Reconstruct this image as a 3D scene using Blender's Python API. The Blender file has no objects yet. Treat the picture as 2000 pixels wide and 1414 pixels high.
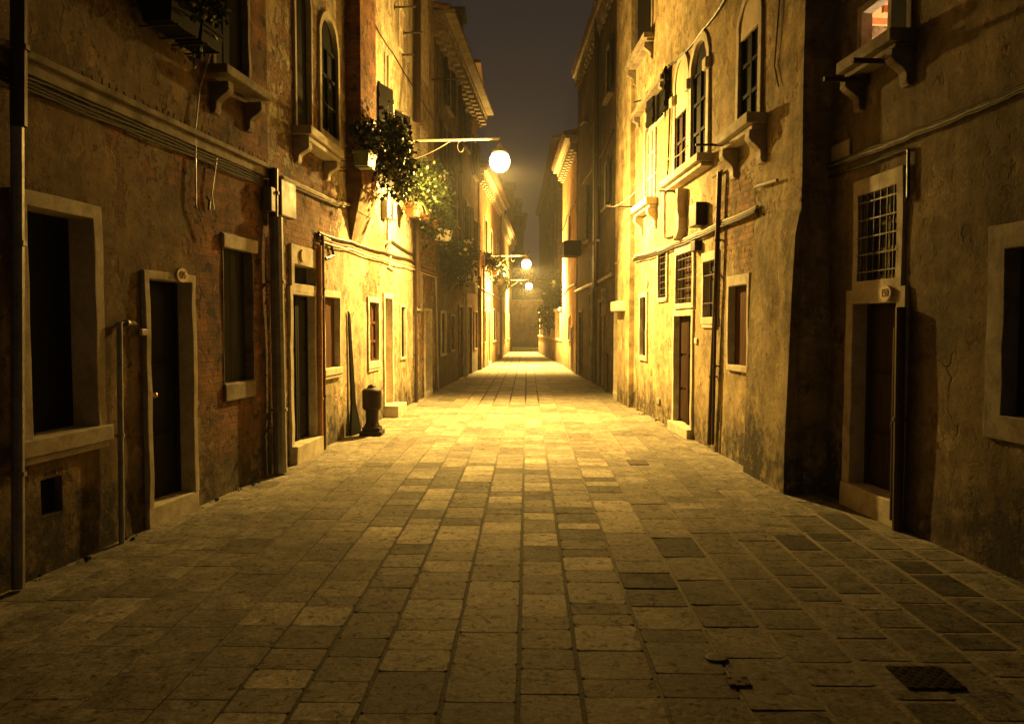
import bpy, bmesh, math, random
from math import sin, cos, pi, radians, atan, sqrt, exp
from mathutils import Vector, noise as mnoise
random.seed(7)
S = bpy.context.scene
COL = S.collection

# ------------------------------------------------------------------ camera
F, CX, CY, CAMH = 1500.0, 1000.0, 707.0, 1.7
PITCH = atan(72.0 / F)
cd = bpy.data.cameras.new('camera'); cam = bpy.data.objects.new('camera', cd); COL.objects.link(cam)
cam.location = (0, 0, CAMH); cam.rotation_euler = (pi / 2 - PITCH, 0, 0)
cd.sensor_width = 36; cd.lens = 36 * F / 2000.0; cd.clip_start = .05; cd.clip_end = 2000
S.camera = cam
# ------------------------------------------------------------------ night sky
w = bpy.data.worlds.new('World'); S.world = w; w.use_nodes = True
wn, wl = w.node_tree.nodes, w.node_tree.links
bg = wn['Background']; tc = wn.new('ShaderNodeTexCoord'); sx = wn.new('ShaderNodeSeparateXYZ')
rp = wn.new('ShaderNodeValToRGB'); wl.new(tc.outputs['Generated'], sx.inputs[0]); wl.new(sx.outputs[2], rp.inputs[0])
wl.new(rp.outputs[0], bg.inputs[0])
e = rp.color_ramp.elements
e[0].position = 0.0; e[0].color = (.095, .068, .052, 1); e[1].position = .5; e[1].color = (.026, .0195, .019, 1)
m_ = e.new(.2); m_.color = (.056, .042, .037, 1)
bg.inputs[1].default_value = 0.62
# ------------------------------------------------------------------ exposure
S.view_settings.view_transform = 'Standard'; S.view_settings.look = 'None'
S.view_settings.exposure = 0.0; S.view_settings.gamma = 1
S.cycles.use_denoising = True
S.cycles.max_bounces = 6; S.cycles.diffuse_bounces = 4; S.cycles.volume_bounces = 0
S.cycles.sample_clamp_indirect = 4
S.cycles.caustics_reflective = False; S.cycles.caustics_refractive = False
LAMPCOL = (1.0, .605, .13)
SPOTW = 8400.0
GLOBEL = 45.0

# ------------------------------------------------------------------ pixel <-> world
def ray(px, py):
    a = (px - CX) / F; b = -(py - CY) / F
    return Vector((a, cos(PITCH) + b * sin(PITCH), -sin(PITCH) + b * cos(PITCH)))
def ground(px, py):
    d = ray(px, py); t = -CAMH / d.z
    return Vector((d.x * t, d.y * t, 0))
def proj(p):
    x, y, z = p[0], p[1], p[2] - CAMH
    f = y * cos(PITCH) - z * sin(PITCH); u = y * sin(PITCH) + z * cos(PITCH)
    if f < .05: return (-9999, -9999)
    return (CX + F * x / f, CY - F * u / f)

class Wall:
    """vertical plane through ground points A (near) and B (far); side +1: faces +X (left side of the street)"""
    def __init__(s, A, B, side, amp=.012):
        s.A = Vector((A[0], A[1], 0)); s.B = Vector((B[0], B[1], 0)); s.side = side; s.amp = amp
        s.L = (s.B - s.A).length; s.t = (s.B - s.A).normalized()
        s.n = Vector((s.t.y, -s.t.x, 0)) * side
    def hit(s, px, py):
        d = ray(px, py); o = Vector((0, 0, CAMH))
        k = (s.A - o).dot(s.n) / d.dot(s.n); p = o + d * k
        return (p - s.A).dot(s.t), p.z
    def P(s, u, z, d=0.0):
        return s.A + s.t * u + Vector((0, 0, z)) + s.n * d
    def wob(s, u, z):
        p = s.A + s.t * u
        return s.amp * mnoise.noise(Vector((p.x * .9, p.y * .9, z * .9))) + .4 * s.amp * mnoise.noise(Vector((p.x * 3, p.y * 3, z * 3 + 9)))

# ------------------------------------------------------------------ object helpers
def setp(o, label=None, cat=None, group=None, kind=None):
    if label: o['label'] = label
    if cat: o['category'] = cat
    if group: o['group'] = group
    if kind: o['kind'] = kind
    return o
def thing(name, loc, label, cat, group=None):
    o = bpy.data.objects.new(name, None); COL.objects.link(o); o.location = loc; o.empty_display_size = .2
    return setp(o, label, cat, group)
def origin(o):
    v = Vector((0, 0, 0))
    while o is not None: v += o.location; o = o.parent
    return v
def mk(name, bm, mat, parent=None, base=None, smooth=False, bev=0.0, label=None):
    """link bm (in world coordinates) as one mesh object"""
    off = origin(parent) if parent else Vector((0, 0, 0))
    loc = Vector((0, 0, 0))
    if base is not None: loc = Vector(base) - off
    for v in bm.verts: v.co -= off + loc
    me = bpy.data.meshes.new(name); bm.normal_update(); bm.to_mesh(me); bm.free()
    me.materials.append(mat)
    o = bpy.data.objects.new(name, me); COL.objects.link(o); o.parent = parent; o.location = loc
    if smooth:
        for p in me.polygons: p.use_smooth = True
    if bev:
        m = o.modifiers.new('bevel', 'BEVEL'); m.width = bev; m.segments = 2; m.limit_method = 'ANGLE'
    if label: o['label'] = label
    return o
def B(): return bmesh.new()
def hexa(bm, P8):
    v = [bm.verts.new(p) for p in P8]
    for f in ((0, 3, 2, 1), (4, 5, 6, 7), (0, 1, 5, 4), (1, 2, 6, 5), (2, 3, 7, 6), (3, 0, 4, 7)):
        bm.faces.new([v[i] for i in f])
    return v
def wbox(bm, W, u0, u1, z0, z1, d0, d1, j=0.0, taper=0.0):
    r = lambda: random.uniform(-j, j)
    P = []
    for d in (d0, d1):
        k = taper if d == d1 else 0
        for (u, z) in ((u0 + k, z0), (u1 - k, z0), (u1 - k, z1), (u0 + k, z1)):
            P.append(W.P(u + r(), z + r(), d + r()))
    hexa(bm, P)
def box(bm, c, s, rz=0.0):
    P = []
    for z in (-1, 1):
        for (x, y) in ((-1, -1), (1, -1), (1, 1), (-1, 1)):
            X, Y = x * s[0] / 2, y * s[1] / 2
            P.append(Vector((c[0] + X * cos(rz) - Y * sin(rz), c[1] + X * sin(rz) + Y * cos(rz), c[2] + z * s[2] / 2)))
    hexa(bm, P)
def tube(bm, pts, r, n=8, r1=None):
    pts = [Vector(p) for p in pts]; rings = []
    for i, p in enumerate(pts):
        if i == 0: t = pts[1] - p
        elif i == len(pts) - 1: t = p - pts[i - 1]
        else: t = pts[i + 1] - pts[i - 1]
        t.normalize()
        a = Vector((0, 0, 1)) if abs(t.z) < .9 else Vector((1, 0, 0))
        x = t.cross(a).normalized(); y = t.cross(x)
        rr = r if r1 is None else r + (r1 - r) * i / (len(pts) - 1)
        rings.append([bm.verts.new(p + x * rr * cos(2 * pi * k / n) + y * rr * sin(2 * pi * k / n)) for k in range(n)])
    for a, b in zip(rings, rings[1:]):
        for k in range(n): bm.faces.new((a[k], a[(k + 1) % n], b[(k + 1) % n], b[k]))
    bm.faces.new(rings[0][::-1]); bm.faces.new(rings[-1])
def lathe(bm, c, prof, n=24, sy=1.0):
    rings = []
    for (r, z) in prof:
        rings.append([bm.verts.new((c[0] + r * cos(2 * pi * k / n), c[1] + sy * r * sin(2 * pi * k / n), c[2] + z)) for k in range(n)])
    for a, b in zip(rings, rings[1:]):
        for k in range(n): bm.faces.new((a[k], a[(k + 1) % n], b[(k + 1) % n], b[k]))
    bm.faces.new(rings[0][::-1]); bm.faces.new(rings[-1])
def ico(bm, c, r, s=(1, 1, 1), sub=2):
    g = bmesh.ops.create_icosphere(bm, subdivisions=sub, radius=r)
    for v in g['verts']:
        v.co = Vector((v.co.x * s[0] + c[0], v.co.y * s[1] + c[1], v.co.z * s[2] + c[2]))
    return g['verts']

# ------------------------------------------------------------------ materials
def newmat(name):
    m = bpy.data.materials.new(name); m.use_nodes = True
    nt = m.node_tree; return m, nt.nodes, nt.links, nt.nodes['Principled BSDF']
def N(nodes, t, **kw):
    n = nodes.new(t)
    for k, v in kw.items(): setattr(n, k, v)
    return n
def math_(nodes, links, op, a, b=None, clamp=False):
    n = nodes.new('ShaderNodeMath'); n.operation = op; n.use_clamp = clamp
    for i, x in enumerate((a, b)):
        if x is None: continue
        if isinstance(x, (int, float)): n.inputs[i].default_value = x
        else: links.new(x, n.inputs[i])
    return n.outputs[0]
def mixc(nodes, links, fac, a, b, mode='MIX'):
    n = nodes.new('ShaderNodeMix'); n.data_type = 'RGBA'; n.blend_type = mode
    for i, x in ((0, fac), (6, a), (7, b)):
        if isinstance(x, (int, float)): n.inputs[i].default_value = x
        elif isinstance(x, tuple): n.inputs[i].default_value = (*x, 1)
        else: links.new(x, n.inputs[i])
    return n.outputs[2]
def noise_(nodes, links, vec, scale, detail=4, rough=.55):
    n = nodes.new('ShaderNodeTexNoise'); n.inputs['Scale'].default_value = scale
    n.inputs['Detail'].default_value = detail; n.inputs['Roughness'].default_value = rough
    links.new(vec, n.inputs['Vector']); return n.outputs[0]
def maprange(nodes, links, v, a, b, c=0.0, d=1.0, smooth=False):
    n = nodes.new('ShaderNodeMapRange'); n.inputs[1].default_value = a; n.inputs[2].default_value = b
    n.inputs[3].default_value = c; n.inputs[4].default_value = d
    if smooth: n.interpolation_type = 'SMOOTHSTEP'
    links.new(v, n.inputs[0]); return n.outputs[0]
def mapping(nodes, links, vec, sc, loc=(0, 0, 0)):
    n = nodes.new('ShaderNodeMapping'); n.inputs['Scale'].default_value = sc; n.inputs['Location'].default_value = loc
    links.new(vec, n.inputs[0]); return n.outputs[0]

def stucco(name, A, Bc, seed=0.0, bmul=1.0, peel=.5, brickA=(.34, .145, .06), brickB=(.19, .075, .035), bump=1.0):
    m, n, l, bs = newmat(name)
    pos = N(n, 'ShaderNodeNewGeometry').outputs['Position']
    P = mapping(n, l, pos, (1, 1, 1), (seed * 7.3, seed * 3.1, seed * 5.7))
    uv = N(n, 'ShaderNodeUVMap').outputs[0]
    n1 = noise_(n, l, P, .55, 5); n2 = noise_(n, l, P, 3.0, 6, .65); n3 = noise_(n, l, P, 26, 6, .7); n4 = noise_(n, l, P, 9, 5, .7)
    st = noise_(n, l, mapping(n, l, P, (5, 5, .35)), 1.0, 5, .65)
    base = mixc(n, l, maprange(n, l, math_(n, l, 'ADD', math_(n, l, 'MULTIPLY', n1, .6), math_(n, l, 'MULTIPLY', n2, .4)), .38, .62), A, Bc)
    base = mixc(n, l, maprange(n, l, st, .42, .64, 0, .6), base, tuple(c * .38 for c in A))
    # flaked top coat
    pm = math_(n, l, 'ADD', math_(n, l, 'MULTIPLY', n1, .5), math_(n, l, 'MULTIPLY', n4, .5))
    pk = maprange(n, l, pm, .60 - .16 * peel, .615 - .16 * peel)
    under = tuple(c * k for c, k in zip(A, (.66, .60, .52)))
    base = mixc(n, l, math_(n, l, 'MULTIPLY', pk, .7), base, under)
    pat = maprange(n, l, noise_(n, l, mapping(n, l, P, (1, 1, 1.6)), 1.3, 7, .7), .53, .55)
    base = mixc(n, l, math_(n, l, 'MULTIPLY', pat, .35), base, (.20, .15, .09))
    big = math_(n, l, 'MULTIPLY', maprange(n, l, noise_(n, l, P, 1.1, 3, .6), .3, .7, .62, 1.25), maprange(n, l, noise_(n, l, P, 2.4, 9, .78), .36, .62, .42, 1.35))
    blot = maprange(n, l, noise_(n, l, mapping(n, l, P, (1, 1, .8), (5, 9, 2)), 3.6, 6, .6), .60, .645)
    base = mixc(n, l, math_(n, l, 'MULTIPLY', blot, .72), base, tuple(c * k for c, k in zip(A, (.42, .30, .20))))
    pale = maprange(n, l, noise_(n, l, mapping(n, l, P, (1, 1, 1), (15, 2, 8)), 2.1, 7, .68), .60, .62)
    base = mixc(n, l, math_(n, l, 'MULTIPLY', pale, .45), base, tuple(min(.7, c * 1.55) for c in A))
    base = mixc(n, l, 1.0, base, big, 'MULTIPLY')
    base = mixc(n, l, maprange(n, l, n3, .35, .7, 0, .35), base, tuple(c * .55 for c in A))
    # small dark pits and stains
    pits = maprange(n, l, noise_(n, l, P, 17, 3, .5), .66, .72)
    base = mixc(n, l, math_(n, l, 'MULTIPLY', pits, .6), base, tuple(c * .35 for c in A))
    # bricks
    at = N(n, 'ShaderNodeAttribute', attribute_name='brick').outputs['Fac']
    bmask = math_(n, l, 'ADD', at, math_(n, l, 'ADD', math_(n, l, 'MULTIPLY', math_(n, l, 'SUBTRACT', n2, .5), 1.5),
                                         math_(n, l, 'MULTIPLY', math_(n, l, 'SUBTRACT', n4, .5), 1.6)))
    bmk = maprange(n, l, bmask, .50, .56)
    br = N(n, 'ShaderNodeTexBrick'); br.inputs['Scale'].default_value = 1
    wv = N(n, 'ShaderNodeVectorMath', operation='ADD'); l.new(uv, wv.inputs[0])
    nc = N(n, 'ShaderNodeTexNoise'); nc.inputs['Scale'].default_value = 4; l.new(P, nc.inputs['Vector'])
    sv = N(n, 'ShaderNodeVectorMath', operation='SCALE'); sv.inputs['Scale'].default_value = .025; l.new(nc.outputs['Color'], sv.inputs[0])
    l.new(sv.outputs[0], wv.inputs[1]); l.new(wv.outputs[0], br.inputs['Vector'])
    br.inputs['Brick Width'].default_value = .25; br.inputs['Row Height'].default_value = .072
    br.inputs['Mortar Size'].default_value = .009; br.inputs['Mortar Smooth'].default_value = .3; br.inputs['Bias'].default_value = -.1
    br.inputs['Color1'].default_value = (*brickA, 1); br.inputs['Color2'].default_value = (*brickB, 1)
    br.inputs['Mortar'].default_value = (.20, .15, .095, 1)
    bc = mixc(n, l, maprange(n, l, n4, .42, .66, 0, .5), br.outputs[0], tuple(c * .8 for c in Bc))
    bc = mixc(n, l, maprange(n, l, n3, .4, .7, 0, .6), bc, (.07, .035, .02))
    bc = mixc(n, l, maprange(n, l, noise_(n, l, P, 7, 3, .5), .60, .64, 0, .85), bc, (.03, .018, .01))
    rim = math_(n, l, 'MULTIPLY', maprange(n, l, bmask, .455, .50), maprange(n, l, bmask, .53, .50))
    base = mixc(n, l, math_(n, l, 'MULTIPLY', rim, .6), base, (.05, .035, .02))  # dark rim round bare brick: dirt plus edge shadow put into the colour
    bc = mixc(n, l, 1.0, bc, maprange(n, l, n2, .38, .62, .55, 1.25), 'MULTIPLY')
    col = mixc(n, l, bmk, base, bc)
    vo = N(n, 'ShaderNodeTexVoronoi', feature='DISTANCE_TO_EDGE'); vo.inputs['Scale'].default_value = .8
    wv2 = N(n, 'ShaderNodeVectorMath', operation='ADD'); l.new(P, wv2.inputs[0]); sv2 = N(n, 'ShaderNodeVectorMath', operation='SCALE')
    sv2.inputs['Scale'].default_value = .35; l.new(nc.outputs['Color'], sv2.inputs[0]); l.new(sv2.outputs[0], wv2.inputs[1]); l.new(wv2.outputs[0], vo.inputs['Vector'])
    crack = math_(n, l, 'MULTIPLY', maprange(n, l, vo.outputs['Distance'], .0, .010, 1, 0), maprange(n, l, n1, .60, .64))
    col = mixc(n, l, math_(n, l, 'MULTIPLY', crack, .5), col, (.025, .018, .012))
    # dirt and damp
    dk = N(n, 'ShaderNodeAttribute', attribute_name='dirt').outputs['Fac']
    sz = N(n, 'ShaderNodeSeparateXYZ'); l.new(pos, sz.inputs[0])
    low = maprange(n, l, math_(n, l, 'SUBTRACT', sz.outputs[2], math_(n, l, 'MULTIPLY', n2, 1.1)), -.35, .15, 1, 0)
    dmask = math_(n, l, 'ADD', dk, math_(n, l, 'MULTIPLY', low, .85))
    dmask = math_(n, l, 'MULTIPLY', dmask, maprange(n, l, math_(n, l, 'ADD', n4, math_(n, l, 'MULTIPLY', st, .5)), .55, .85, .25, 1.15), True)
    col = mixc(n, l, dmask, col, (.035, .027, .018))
    l.new(col, bs.inputs['Base Color'])
    bs.inputs['Roughness'].default_value = .88; bs.inputs['Specular IOR Level'].default_value = .25
    h = math_(n, l, 'MULTIPLY', bmk, -1.0)
    hb = math_(n, l, 'MULTIPLY', math_(n, l, 'MULTIPLY', bmk, br.outputs[1]), -.5)
    h = math_(n, l, 'ADD', h, hb)
    h = math_(n, l, 'ADD', h, math_(n, l, 'MULTIPLY', crack, -.4)); h = math_(n, l, 'ADD', h, math_(n, l, 'MULTIPLY', math_(n, l, 'SUBTRACT', pale, blot), .35))
    h = math_(n, l, 'ADD', h, math_(n, l, 'MULTIPLY', pk, -.28))
    h = math_(n, l, 'ADD', h, math_(n, l, 'MULTIPLY', pits, -.4))
    h = math_(n, l, 'ADD', h, math_(n, l, 'MULTIPLY', n3, .45)); h = math_(n, l, 'ADD', h, math_(n, l, 'MULTIPLY', n4, .35))
    bp = N(n, 'ShaderNodeBump'); bp.inputs['Strength'].default_value = .9 * bump; bp.inputs['Distance'].default_value = .024
    l.new(h, bp.inputs['Height']); l.new(bp.outputs[0], bs.inputs['Normal'])
    return m

def simple(name, A, Bc=None, rough=.6, metal=0.0, scale=8, bump=.3, dist=.006, spec=.4, stretch=(1, 1, 1), thr=(.4, .65)):
    m, n, l, bs = newmat(name); Bc = Bc or tuple(c * .6 for c in A)
    pos = N(n, 'ShaderNodeNewGeometry').outputs['Position']; P = mapping(n, l, pos, stretch)
    a = noise_(n, l, P, scale, 6, .65); b = noise_(n, l, P, scale * 6, 4, .6)
    c = mixc(n, l, maprange(n, l, a, *thr), A, Bc)
    c = mixc(n, l, maprange(n, l, b, .5, .75, 0, .4), c, tuple(x * .5 for x in Bc))
    l.new(c, bs.inputs['Base Color']); bs.inputs['Metallic'].default_value = metal
    l.new(maprange(n, l, a, .3, .7, max(.05, rough - .12), min(1, rough + .12)), bs.inputs['Roughness'])
    bs.inputs['Specular IOR Level'].default_value = spec
    if bump:
        h = math_(n, l, 'ADD', a, math_(n, l, 'MULTIPLY', b, .5))
        bp = N(n, 'ShaderNodeBump'); bp.inputs['Strength'].default_value = bump; bp.inputs['Distance'].default_value = dist
        l.new(h, bp.inputs['Height']); l.new(bp.outputs[0], bs.inputs['Normal'])
    return m
def planks(name, A, Bc, width=.11, axis=0, rough=.7):
    """boards along z or panels, from UV in metres"""
    m, n, l, bs = newmat(name)
    pos = N(n, 'ShaderNodeNewGeometry').outputs['Position']
    a = noise_(n, l, mapping(n, l, pos, (9, 9, .8)), 3, 6, .7)
    c = mixc(n, l, maprange(n, l, a, .35, .65), A, Bc)
    l.new(c, bs.inputs['Base Color']); bs.inputs['Roughness'].default_value = rough
    bs.inputs['Specular IOR Level'].default_value = .06
    bp = N(n, 'ShaderNodeBump'); bp.inputs['Strength'].default_value = .5; bp.inputs['Distance'].default_value = .005
    l.new(a, bp.inputs['Height']); l.new(bp.outputs[0], bs.inputs['Normal'])
    return m
def emis(name, col, st):
    m, n, l, bs = newmat(name)
    bs.inputs['Base Color'].default_value = (*col, 1); bs.inputs['Emission Color'].default_value = (*col, 1)
    bs.inputs['Emission Strength'].default_value = st; return m

M = {}
M['w_left_near'] = stucco('aged_ochre_plaster', (.33, .235, .125), (.21, .14, .075), 1, brickA=(.32, .125, .05), brickB=(.17, .065, .03))
M['w_left_mid'] = stucco('pale_flaking_plaster', (.50, .42, .28), (.40, .31, .18), 2)
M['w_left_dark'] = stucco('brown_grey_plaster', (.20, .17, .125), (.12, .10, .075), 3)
M['w_left_far'] = stucco('orange_plaster', (.52, .32, .14), (.42, .25, .11), 4)
M['w_right_near'] = stucco('grey_ochre_plaster', (.29, .225, .13), (.19, .145, .085), 5, peel=.35)
M['w_right_mid'] = stucco('golden_plaster', (.50, .40, .23), (.40, .30, .16), 6, brickA=(.40, .23, .10), brickB=(.22, .11, .045))
M['w_right_dark'] = stucco('dark_brown_plaster', (.13, .10, .07), (.07, .055, .04), 7)  # base colours well below those of the other plasters
M['w_orange'] = stucco('warm_orange_plaster', (.60, .37, .17), (.50, .29, .12), 8, bump=.6)
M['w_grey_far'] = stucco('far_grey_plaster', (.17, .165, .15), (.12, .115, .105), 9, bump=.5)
M['stone'] = simple('istrian_stone', (.52, .47, .37), (.36, .31, .23), .75, scale=6, bump=.6, dist=.01, spec=.3)
M['stone_dark'] = simple('weathered_stone', (.28, .24, .18), (.15, .12, .09), .8, scale=5, bump=.6, dist=.01, spec=.3)
M['black_wood'] = planks('black_painted_wood', (.0045, .004, .0035), (.011, .009, .007))
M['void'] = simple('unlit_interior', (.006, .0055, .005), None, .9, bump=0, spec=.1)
M['brown_wood'] = planks('old_brown_wood', (.045, .022, .010), (.014, .008, .005))
M['red_wood'] = planks('reddish_shutter_wood', (.10, .042, .018), (.045, .02, .01))
M['green_wood'] = planks('dark_green_shutter_paint', (.030, .052, .018), (.012, .022, .009), rough=.5)
M['grey_wood'] = planks('grey_shutter_wood', (.05, .05, .045), (.022, .022, .02))
M['iron'] = simple('wrought_iron', (.030, .024, .018), (.055, .030, .016), .6, .3, 18, .3, .003)
M['cast_iron'] = simple('brown_cast_iron', (.014, .007, .004), (.024, .011, .006), .5, .1, 10, .25, .003, spec=.25)
M['pipe_grey'] = simple('grey_zinc_pipe', (.30, .30, .28), (.20, .19, .17), .45, .35, 6, .2, .004)
M['pipe_dark'] = simple('dark_copper_pipe', (.045, .028, .018), (.075, .040, .02), .5, .4, 6, .2, .004)
M['pipe_pale'] = simple('pale_plastic_conduit', (.55, .52, .44), (.40, .36, .28), .45, 0, 6, .1, .002)
M['cable'] = simple('black_cable', (.022, .018, .014), None, .45, 0, 20, .1, .002)
M['box_grey'] = simple('grey_plastic_box', (.24, .24, .22), (.17, .165, .15), .5, 0, 5, .1, .002)
M['glass'] = simple('dark_window_glass', (.012, .012, .011), None, .12, 0, 2, .05, .002, spec=.6)
M['glass_pale'] = simple('dusty_window_glass', (.16, .16, .14), (.06, .06, .055), .3, 0, 4, .1, .002, spec=.5, thr=(.35, .6))
M['lunette'] = simple('pale_lunette_panel', (.60, .52, .38), (.48, .38, .25), .6, 0, 4, .2, .004)
M['terracotta'] = simple('terracotta', (.40, .20, .09), (.28, .13, .06), .75, 0, 8, .2, .003)
M['pot_white'] = simple('white_plastic_pot', (.72, .70, .60), (.55, .5, .4), .5, 0, 8, .1, .002)
M['pot_green'] = simple('green_plastic_planter', (.22, .27, .12), (.15, .18, .08), .5, 0, 8, .1, .002)
M['soil'] = simple('soil', (.03, .02, .012), None, .95, 0, 20, .5)
M['leaf'] = simple('green_leaves', (.020, .040, .009), (.048, .062, .016), .5, 0, 30, 0, spec=.4)
M['leaf_dark'] = simple('dark_leaves', (.013, .026, .008), (.03, .042, .014), .5, 0, 30, 0, spec=.35)
M['stem'] = simple('plant_stem', (.09, .065, .03), None, .8, 0, 20, .2)
M['petal_red'] = simple('red_petals', (.55, .14, .06), None, .6, 0, 30, 0)
M['petal_pale'] = simple('pale_petals', (.72, .62, .38), None, .6, 0, 30, 0)
M['tile'] = simple('clay_roof_tile', (.24, .14, .075), (.13, .085, .05), .85, 0, 5, .5, .01)
M['plaque'] = simple('enamel_plaque', (.66, .50, .34), (.56, .40, .26), .45, 0, 10, .1, .001)
M['ink'] = simple('dark_red_lettering', (.10, .03, .015), None, .6, 0, 10, 0)
M['brass'] = simple('brass', (.75, .50, .20), None, .3, .9, 10, .05, .001)
M['globe'] = emis('lamp_globe_glow', (1.0, .78, .34), GLOBEL)
M['slit'] = emis('lit_room_behind_window', (1.0, .66, .26), 1.1)
M['ceiling'] = simple('orange_painted_boards', (.50, .25, .11), (.42, .20, .085), .7, 0, 4, .1)

def leafmat(m):
    n = m.node_tree.nodes; bs = n['Principled BSDF']
    bs.inputs['Subsurface Weight'].default_value = 0.0
leafmat(M['leaf'])

def slabmat():
    m, n, l, bs = newmat('trachyte_slabs')
    pos = N(n, 'ShaderNodeNewGeometry').outputs['Position']
    tone = N(n, 'ShaderNodeAttribute', attribute_name='tone').outputs['Fac']
    off = N(n, 'ShaderNodeAttribute', attribute_name='shift').outputs['Vector']
    va = N(n, 'ShaderNodeVectorMath', operation='ADD'); l.new(pos, va.inputs[0]); l.new(off, va.inputs[1]); P = va.outputs[0]
    a = noise_(n, l, P, 5, 6, .7); b = noise_(n, l, P, 34, 6, .72); c = noise_(n, l, pos, .8, 4)
    k = math_(n, l, 'MULTIPLY', tone, maprange(n, l, a, .3, .7, .45, 1.5))
    k = math_(n, l, 'MULTIPLY', k, maprange(n, l, b, .3, .72, 1.35, .48))
    k = math_(n, l, 'MULTIPLY', k, maprange(n, l, c, .3, .7, .7, 1.2))
    sp = maprange(n, l, noise_(n, l, P, 15, 6, .85), .57, .62)          # dark worn blotches
    k = math_(n, l, 'MULTIPLY', k, math_(n, l, 'SUBTRACT', 1.0, math_(n, l, 'MULTIPLY', sp, .6)))
    cc = N(n, 'ShaderNodeCombineColor')
    l.new(k, cc.inputs[0]); l.new(math_(n, l, 'MULTIPLY', k, .89), cc.inputs[1]); l.new(math_(n, l, 'MULTIPLY', k, .70), cc.inputs[2])
    l.new(cc.outputs[0], bs.inputs['Base Color'])
    l.new(maprange(n, l, a, .3, .7, .55, .85), bs.inputs['Roughness'])
    bs.inputs['Specular IOR Level'].default_value = .10
    h = math_(n, l, 'ADD', math_(n, l, 'MULTIPLY', a, .9), math_(n, l, 'MULTIPLY', b, .8))
    h = math_(n, l, 'SUBTRACT', h, math_(n, l, 'MULTIPLY', sp, .5))
    bp = N(n, 'ShaderNodeBump'); bp.inputs['Strength'].default_value = .9; bp.inputs['Distance'].default_value = .011
    l.new(h, bp.inputs['Height']); l.new(bp.outputs[0], bs.inputs['Normal'])
    return m
def mortarmat():
    m, n, l, bs = newmat('joint_mortar')
    pos = N(n, 'ShaderNodeNewGeometry').outputs['Position']; s = N(n, 'ShaderNodeSeparateXYZ'); l.new(pos, s.inputs[0])
    a = noise_(n, l, pos, 2.5, 5, .6); b = noise_(n, l, pos, 40, 4, .6)
    # repaired joints of pale cement at the right front and along both house fronts
    fx = maprange(n, l, math_(n, l, 'ADD', s.outputs[0], math_(n, l, 'MULTIPLY', a, 1.2)), 1.1, 1.5)
    fl = maprange(n, l, math_(n, l, 'SUBTRACT', s.outputs[0], math_(n, l, 'MULTIPLY', a, 1.2)), -3.6, -3.0, 1, 0)
    fy = math_(n, l, 'MULTIPLY', maprange(n, l, s.outputs[1], 8.6, 10.5), maprange(n, l, s.outputs[1], 17.5, 16))
    f = math_(n, l, 'MAXIMUM', math_(n, l, 'MAXIMUM', fx, fl), fy)
    c = mixc(n, l, f, (.022, .017, .011), (.25, .21, .14)); c = mixc(n, l, maprange(n, l, b, .4, .7, 0, .5), c, (.10, .08, .05))
    l.new(c, bs.inputs['Base Color']); bs.inputs['Roughness'].default_value = .85
    bp = N(n, 'ShaderNodeBump'); bp.inputs['Distance'].default_value = .01; l.new(b, bp.inputs['Height']); l.new(bp.outputs[0], bs.inputs['Normal'])
    return m
M['slab'] = slabmat(); M['mortar'] = mortarmat()
M['earth'] = simple('earth', (.08, .06, .04), None, .95, 0, 3, .3)

# ------------------------------------------------------------------ ground
bm = B(); q = [bm.verts.new(p) for p in ((-300, -300, -.06), (300, -300, -.06), (300, 300, -.06), (-300, 300, -.06))]; bm.faces.new(q)
setp(mk('ground', bm, M['earth']), 'dark earth under and around the houses', 'ground', kind='structure')
bm = B(); q = [bm.verts.new(p) for p in ((-5, -9, -.0075), (5, -9, -.0075), (5, 56, -.0075), (-5, 56, -.0075))]; bm.faces.new(q)
bm2 = B(); nx, ny = 26, 60          # repaired cement joints nearly flush with the slabs
V = [[bm2.verts.new((1.0 + 3.2 * i / nx, -8.5 + 16.3 * j / ny, -.0042 - (.006 if i < 2 or j > ny - 3 else 0) + .001 * mnoise.noise(Vector((i * .9, j * .9, 0))))) for j in range(ny + 1)] for i in range(nx + 1)]
for i in range(nx):
    for j in range(ny): bm2.faces.new((V[i][j], V[i + 1][j], V[i + 1][j + 1], V[i][j + 1]))
setp(mk('paving_repair', bm2, M['mortar']), 'pale cement joints at the right front', 'paving', kind='structure')
setp(mk('paving_bed', bm, M['mortar']), 'mortar joints between the paving slabs', 'paving', kind='structure')
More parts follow.
